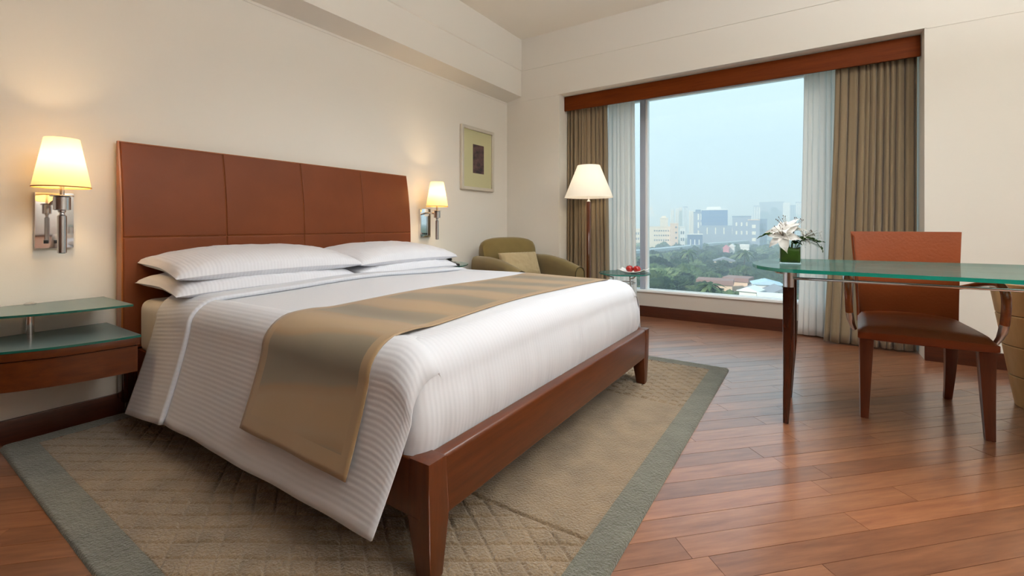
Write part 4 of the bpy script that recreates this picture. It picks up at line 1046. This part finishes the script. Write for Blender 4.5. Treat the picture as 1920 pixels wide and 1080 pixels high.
m_bwin = M('far_window_glass', lin(70,84,104), .3)
m_bwhite = M('far_white_wall', lin(240,238,230), .9); m_bcream = M('far_cream_wall', lin(242,224,196), .9)
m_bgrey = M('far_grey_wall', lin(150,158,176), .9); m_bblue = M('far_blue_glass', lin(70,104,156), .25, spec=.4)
m_bslab = M('far_slate_wall', lin(104,122,152), .9); m_bpeach = M('far_peach_wall', lin(240,206,176), .9)
def building(label, u0, u1, vt, D, mat, depth=None, rows=0, cols=0, wfrac=(.55,.45), wmat=None, wv=None, wu=None, roof=None, rmat=None, name='building', fins=0):
    uc = (u0+u1)/2; x, y = od(uc, D); ht = oz(vt, D)-GZ; wd = (u1-u0)/848*D
    az = math.atan2(y, x); root = thing(name, label, 'building', (x, y, GZ), 'city buildings beyond the trees', rz=az)
    dp = depth or wd*.8
    L = lambda n, mb, m, par=root, **k: build(n, mb, m, par, local=True, **k)
    L('body', MB().box(0, dp, -wd/2, wd/2, 0, ht), mat)
    L('parapet', MB().box(-.4, dp+.4, -wd/2-.4, wd/2+.4, ht, ht+.02*ht+.4), rmat or mat)
    if roof == 'plant': L('roof_plant', MB().box(dp*.2, dp*.8, -wd*.25, wd*.3, ht, ht+.10*ht), rmat or mat)
    if rows:
        a0, a1 = wu or (.08,.92); b0, b1 = wv or (.12,.92)
        first = None
        for i in range(rows):
            for j in range(cols):
                cy = wd/2-(a0+(a1-a0)*(j+.5)/cols)*wd; cz = (b0+(b1-b0)*(i+.5)/rows)*ht
                hw_ = wfrac[0]*(a1-a0)*wd/cols/2; hh_ = wfrac[1]*(b1-b0)*ht/rows/2
                if first is None:
                    first = L('window', MB().box(-.25, .1, -hw_, hw_, -hh_, hh_), wmat or m_bwin); first.location = (0,cy,cz)
                else:
                    c = first.copy(); COL.objects.link(c); c.location = (0,cy,cz)
    for k in range(fins):
        cy = -wd/2+(k+.5)/fins*wd; L('fin', MB().box(-.9, 0, cy-wd*.10, cy+wd*.10, .1, ht*.99), wmat or m_bwhite)
    return root
m_lit = M('far_bright_panel', lin(252,246,226), .8)
building('cream low office block with three rows of windows at the left', 1212, 1258, 426, 560, m_bcream, rows=3, cols=8, wfrac=(.5,.3), wv=(.35,.95), wu=(.3,1.0))
building('peach end block with dark balconies beside the cream offices', 1257, 1271, 420, 548, m_bpeach, rows=4, cols=1, wfrac=(.4,.28), wu=(.5,1.0), wv=(.2,.98))
building('cream stepped rooftop block behind the cream offices', 1238, 1252, 410, 640, m_bcream, roof='plant', depth=30)
building('small white house block at the foot of the white towers', 1275, 1284, 426, 520, m_bwhite, rows=3, cols=2)
building('leftmost slim white tower', 1257.5, 1263.5, 394, 980, m_bwhite, fins=2, wmat=m_bcream)
building('pair white tower, second from the left', 1267, 1273, 392, 1000, m_bwhite, fins=2, wmat=m_bcream)
building('cream tower right of the paired white tower', 1273.5, 1279, 390.5, 1010, m_bcream, fins=2, wmat=m_bwhite)
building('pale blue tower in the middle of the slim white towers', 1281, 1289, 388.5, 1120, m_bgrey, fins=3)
building('white tower with ribbed front next to the grey block', 1292, 1300.5, 396, 900, m_bwhite, fins=3, wmat=m_bcream)
building('grey block with two columns of tall white windows', 1301, 1318, 399, 700, m_bgrey, rows=3, cols=2, wmat=m_lit, wfrac=(.5,.72), wu=(.35,.95), wv=(.25,1.0), roof='plant', rmat=m_bslab)
building('wide blue glass office block with a pale roof slab', 1317, 1362, 394, 690, m_bblue, rows=7, cols=1, wfrac=(.96,.12), wmat=m_bslab, roof='plant', rmat=m_bwhite)
building('long pale podium under the blue glass block', 1314, 1378, 424, 650, m_bgrey, rows=1, cols=4, wfrac=(.12,.7), wmat=m_lit, wv=(.55,1.0), wu=(.1,1.0))
building('flat grey block with a row of lit cream windows', 1375, 1406, 406.5, 630, m_bgrey, rows=2, cols=3, wfrac=(.3,.42), wmat=m_lit, wv=(.35,.9), rmat=m_bslab)
building('pale block with a single tall stack of bright windows', 1404, 1423, 413, 610, m_bgrey, rows=3, cols=1, wfrac=(.4,.5), wmat=m_lit, wv=(.2,.9), rmat=m_bpeach)
building('plain slate block right of the bright window stack', 1422, 1437, 412, 640, m_bslab, rows=4, cols=3)
building('dark blue shed block in front of the grey block', 1289.5, 1316, 440, 480, m_bslab, rows=1, cols=3, wfrac=(.2,.6), wmat=m_bwhite, rmat=m_bwhite)
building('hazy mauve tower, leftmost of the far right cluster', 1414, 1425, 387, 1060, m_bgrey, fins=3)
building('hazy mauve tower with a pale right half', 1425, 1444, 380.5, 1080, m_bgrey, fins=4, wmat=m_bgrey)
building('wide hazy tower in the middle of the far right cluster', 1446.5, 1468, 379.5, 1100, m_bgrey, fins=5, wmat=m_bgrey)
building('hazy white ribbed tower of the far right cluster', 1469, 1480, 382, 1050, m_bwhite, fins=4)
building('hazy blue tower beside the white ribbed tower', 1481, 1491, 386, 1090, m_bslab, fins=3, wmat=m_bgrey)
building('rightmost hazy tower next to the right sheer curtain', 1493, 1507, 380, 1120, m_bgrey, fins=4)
building('pale block seen through the narrow pane left of the mullion', 1186, 1200, 430, 600, m_bcream, rows=3, cols=3)

# viaduct
vd = thing('viaduct', 'pale elevated road on piers crossing behind the trees', 'bridge', (*od(1240, 420), GZ))
A = [od(u, D) for u, D in ((1120,330),(1217,390),(1270,440),(1330,520),(1420,660),(1560,900))]
m_conc = M('pale_concrete', lin(176,186,190), .9)
dk = MB()
for (a, b) in zip(A[:-1], A[1:]):
    dx, dy = b[0]-a[0], b[1]-a[1]; ln = math.hypot(dx, dy); nx_, ny_ = -dy/ln*5, dx/ln*5
    q = [(a[0]-nx_,a[1]-ny_),(b[0]-nx_,b[1]-ny_),(b[0]+nx_,b[1]+ny_),(a[0]+nx_,a[1]+ny_)]
    if (q[1][0]-q[0][0])*(q[2][1]-q[1][1])-(q[1][1]-q[0][1])*(q[2][0]-q[1][0]) < 0: q = q[::-1]
    dk.prism(q, -21.5, -19.3)
build('deck', dk, m_conc, vd)
k = 0
for (a, b) in zip(A[:-1], A[1:]):
    n = int(math.hypot(b[0]-a[0], b[1]-a[1])//26)+1
    for i in range(n):
        f_ = i/n; px_, py_ = a[0]+(b[0]-a[0])*f_, a[1]+(b[1]-a[1])*f_
        build('pier', MB().box(px_-1.6,px_+1.6,py_-1.6,py_+1.6,GZ,-22.4).box(px_-2.6,px_+2.6,py_-2.6,py_+2.6,-22.4,-21.5), m_conc, vd)

# houses among the trees
def house(label, u, v, D, w_, d_, h_, rmat, wmat_, rz=0, flat=False):
    x, y = od(u, D); z = GZ; top = oz(v, D)-GZ
    root = thing('house', label, 'house', (x, y, z), 'low houses among the trees', rz=rz)
    hb = top-h_
    build('wall', MB().box(-d_/2,d_/2,-w_/2,w_/2,0,max(1,hb)), wmat_, root, local=True)
    if flat: build('roof', MB().box(-d_/2-.4,d_/2+.4,-w_/2-.4,w_/2+.4,hb,top), rmat, root, local=True)
    else: build('roof', MB().prism_axis([(-w_/2-.6,hb),(w_/2+.6,hb),(w_/2+.6,hb+.25),(0,top),(-w_/2-.6,hb+.25)], -d_/2-.6, d_/2+.6, 'x'), rmat, root, local=True)
m_red = M('terracotta_roof', lin(160,124,114), .9); m_groof = M('grey_sheet_roof', lin(150,152,158), .8); m_broof = M('blue_white_roof', lin(190,214,226), .8); m_pink = M('pink_wall', lin(226,140,150), .9)
house('grey gabled house with a cream gable behind the desk leg', 1447, 530, 150, 15, 26, 4.5, m_groof, m_bcream, .3)
house('long terracotta roof in front of the dark trees', 1341, 523, 160, 11, 8, 1.6, m_red, m_bpeach, .1, True)
house('second terracotta roof right of the long one', 1384, 519, 168, 8, 8, 1.4, m_red, m_bpeach, -.1, True)
house('white flat roofed house in the right middle distance', 1397, 458, 420, 7, 8, 2.5, m_bwhite, m_bwhite, 0, True)
house('pink house among the far trees', 1362, 459, 400, 4.5, 6, 3, m_pink, m_pink, 0)
house('small white house right of the pink house', 1373, 457, 405, 4, 6, 2.5, m_bwhite, m_bwhite, 0)
house('pale blue sheet roof near the window sill', 1437, 524, 152, 8, 7, 1.4, m_broof, m_bwhite, .2)
house('white shed roof low beside the desk leg', 1408, 536, 142, 5, 6, 1.5, m_bwhite, m_bwhite, -.2)
house('white parked rooftop cluster at the lower right of the view', 1455, 552, 132, 9, 6, 1.0, m_bwhite, m_bwhite, .1, True)
house('pale roof in the middle of the dark trees', 1358, 482, 290, 12, 9, 2.4, m_groof, m_bcream, .2)

# trees
def leafmat(name, a, b):
    m = bpy.data.materials.new(name); m.use_nodes = True; t = m.node_tree; p = t.nodes['Principled BSDF']; p.inputs['Roughness'].default_value = .8; p.inputs['Specular IOR Level'].default_value = .15
    co = t.nodes.new('ShaderNodeTexCoord'); n = t.nodes.new('ShaderNodeTexNoise'); n.inputs['Scale'].default_value = 1.1; n.inputs['Detail'].default_value = 6
    t.links.new(co.outputs['Object'], n.inputs['Vector']); oi = t.nodes.new('ShaderNodeObjectInfo')
    ad = t.nodes.new('ShaderNodeMath'); ad.operation = 'ADD'; ml = t.nodes.new('ShaderNodeMath'); ml.operation = 'MULTIPLY_ADD'; ml.inputs[1].default_value = .35; ml.inputs[2].default_value = -.17
    t.links.new(oi.outputs['Random'], ml.inputs[0]); t.links.new(n.outputs[0], ad.inputs[0]); t.links.new(ml.outputs[0], ad.inputs[1])
    r = t.nodes.new('ShaderNodeValToRGB'); r.color_ramp.elements[0].position = .32; r.color_ramp.elements[0].color = a; r.color_ramp.elements[1].position = .75; r.color_ramp.elements[1].color = b
    t.links.new(ad.outputs[0], r.inputs[0]); t.links.new(r.outputs[0], p.inputs['Base Color']); return m
m_lf = [leafmat('dark_tree_leaves', lin(26,38,28), lin(70,88,58)), leafmat('mid_tree_leaves', lin(38,54,34), lin(96,114,72)), leafmat('pale_tree_leaves', lin(58,74,48), lin(124,138,92))]
m_bark = M('tree_bark', lin(84,70,54), .9)
def crown_mesh(seed, mat):
    bm = bmesh.new(); bmesh.ops.create_icosphere(bm, subdivisions=5, radius=1.0)
    r = np.random.default_rng(seed); V = np.array([v.co[:] for v in bm.verts]); Nn = V.copy()
    disp = np.zeros(len(V))
    for fq, am in ((2.2,.24),(4.5,.16),(9,.13),(18,.11),(34,.07)):
        o_ = r.uniform(0,50,3); disp += am*(np.sin(V[:,0]*fq+o_[0]+np.sin(V[:,1]*fq*1.3+o_[1]))*np.sin(V[:,1]*fq*1.1+o_[1])*1.0+np.sin(V[:,2]*fq*1.2+o_[2]+V[:,0]*fq*.7))*.7
    disp += r.uniform(-.07,.07,len(V))
    V = Nn*(1+disp)[:,None]*np.array([1,1,.82]); V[:,2] = np.maximum(V[:,2], -.55+.1*disp)
    for v, c in zip(bm.verts, V): v.co = c
    me = bpy.data.meshes.new('crown'); bm.to_mesh(me); bm.free(); me.materials.append(mat); return me
def tree_proto(mat, seed):
    me = crown_mesh(seed, mat); tr = MB().tube([(0,0,-2.2),(.02,.03,-1.0),(0,0,0)], [.16,.12,.09], 7); return me, tr
kinds = [('dark dense round tree in the canopy outside the window', 'dark trees outside', m_lf[0]), ('mid green bushy tree in the canopy outside the window', 'mid green trees outside', m_lf[1]), ('pale green loose tree in the canopy outside the window', 'pale green trees outside', m_lf[2])]
protos = []
for k, (lb_, gr, mt_) in enumerate(kinds):
    for s_ in range(2):
        me = crown_mesh(31+7*k+s_, mt_); cr = bpy.data.objects.new('tree', me); COL.objects.link(cr); tag(cr, lb_, 'tree', gr)
        tk = build('trunk', MB().tube([(0,0,-2.4),(.03,.04,-1.2),(0,0,0)], [.16,.12,.09], 7), m_bark, cr, local=True, smooth=True); protos.append(cr)
tr_ = random.Random(12); used = [False]*len(protos); ntree = 0
D = 112.0
while D < 560:
    n = 13
    for i in range(n):
        u = 1135+(i+.5+tr_.uniform(-.35,.35))*(1640-1135)/n; Dd = D*tr_.uniform(.97,1.06)
        vis_r = tr_.random()
        if 125 < Dd < 185 and 1300 < u < 1475 and vis_r < .62: continue
        if vis_r < .06: continue
        rad = tr_.uniform(3.2,5.2)*(1+.0016*Dd)
        if 1210 < u < 1300 and 180 < Dd < 260: rad *= 1.25
        x, y = od(u, Dd); k = tr_.choice([0,0,1,1,1,2]) if Dd > 150 else tr_.choice([1,1,2,0]); k = 2*k+tr_.randint(0,1)
        top = GZ+tr_.uniform(7.5,11.5)+ (3 if 1210 < u < 1290 and 150 < Dd < 260 else 0)
        loc = (x, y, top-rad*.85); rz = tr_.uniform(0,6.28)
        bandn = 'near the window sill' if Dd < 170 else ('in the middle of the canopy' if Dd < 300 else 'far off by the city buildings'); coln = 'left' if u < 1290 else ('middle' if u < 1400 else 'right')
        if not used[k]: used[k] = True; o = protos[k]; o.location = loc; o.rotation_euler = (0,0,rz)
        else: o = dup(protos[k], loc, rz=rz)
        o['label'] = ('dark dense round tree','mid green bushy tree','pale green loose tree')[k//2]+' '+bandn+', '+coln+' part of the view'; o['group'] = o['label'].replace('tree','trees')
        o.scale = (rad, rad*tr_.uniform(.85,1.15), rad*tr_.uniform(.8,1.0)); ntree += 1
    D *= 1.077
for k, p_ in enumerate(protos):
    if not used[k]: p_.location = (*od(1300, 300+20*k), GZ+4); p_.scale = (6,6,6)
# palms
def palm(label, u, v, D, rr):
    x, y = od(u, D); z = oz(v, D); root = thing('palm_tree', label, 'palm tree', (x, y, GZ), 'palms rising from the canopy')
    build('trunk', MB().tube([(x,y,GZ),(x+.3,y,GZ+(z-GZ)*.6),(x,y,z)], [.3,.24,.2], 8), m_bark, root, smooth=True)
    for k in range(15):
        az = k*2.4; el0 = .9-.09*k; P = np.zeros((9,3,3)); d = np.array([math.cos(az), math.sin(az)])
        for i, q in enumerate(np.linspace(0,1,9)):
            for j, s_ in enumerate((-1,0,1)):
                wd = rr*.16*math.sin(PI*min(1,q*.85+.12)); hx = rr*q*math.cos(el0*(1-q*.6)); hz_ = rr*(math.sin(el0)*q-.75*q*q)
                P[i,j] = (x+d[0]*hx-d[1]*s_*wd, y+d[1]*hx+d[0]*s_*wd, z+hz_-abs(s_)*wd*.45)
        build('frond', MB().grid(P), m_lf[1+(k % 2)], root, smooth=True)
palm('palm with a full fan crown, low in the middle of the view', 1330, 535, 118, 4.2)
palm('tall palm standing against the far trees at left of the view', 1291, 472, 250, 6.0)
palm('tall palm under the white flat roofed house', 1396, 472, 240, 5.5)
# the canopy goes on to both sides of the view
bmx = bmesh.new(); bmesh.ops.create_icosphere(bmx, subdivisions=3, radius=1.0)
SV = np.array([v.co[:] for v in bmx.verts]); SF = [tuple(v.index for v in f.verts) for f in bmx.faces]; bmx.free()
cm_ = MB(); D = 115.0
while D < 560:
    for i in range(9):
        for lo, hi in ((620, 1110), (1660, 2150)):
            u = lo+(hi-lo)*(i+tr_.random())/9; x, y = od(u, D*tr_.uniform(.97,1.06)); rad = tr_.uniform(3.4,5.4)*(1+.0016*D)
            r_ = np.random.default_rng(int(D*97+i*7+lo)); f_ = 1+.22*np.sin(SV@r_.uniform(-5,5,3)+r_.uniform(0,6))+.16*np.sin(SV@r_.uniform(-11,11,3)+r_.uniform(0,6))+r_.uniform(-.08,.08,len(SV))
            cm_.add(SV*f_[:,None]*np.array([rad,rad,rad*.85])+np.array([x,y,GZ+tr_.uniform(7.5,11)-rad*.8]), SF)
    D *= 1.10
o = build('tree_canopy', cm_, m_lf[1]); tag(o, 'green tree canopy going on beyond both sides of the window view', 'trees', kind='stuff')
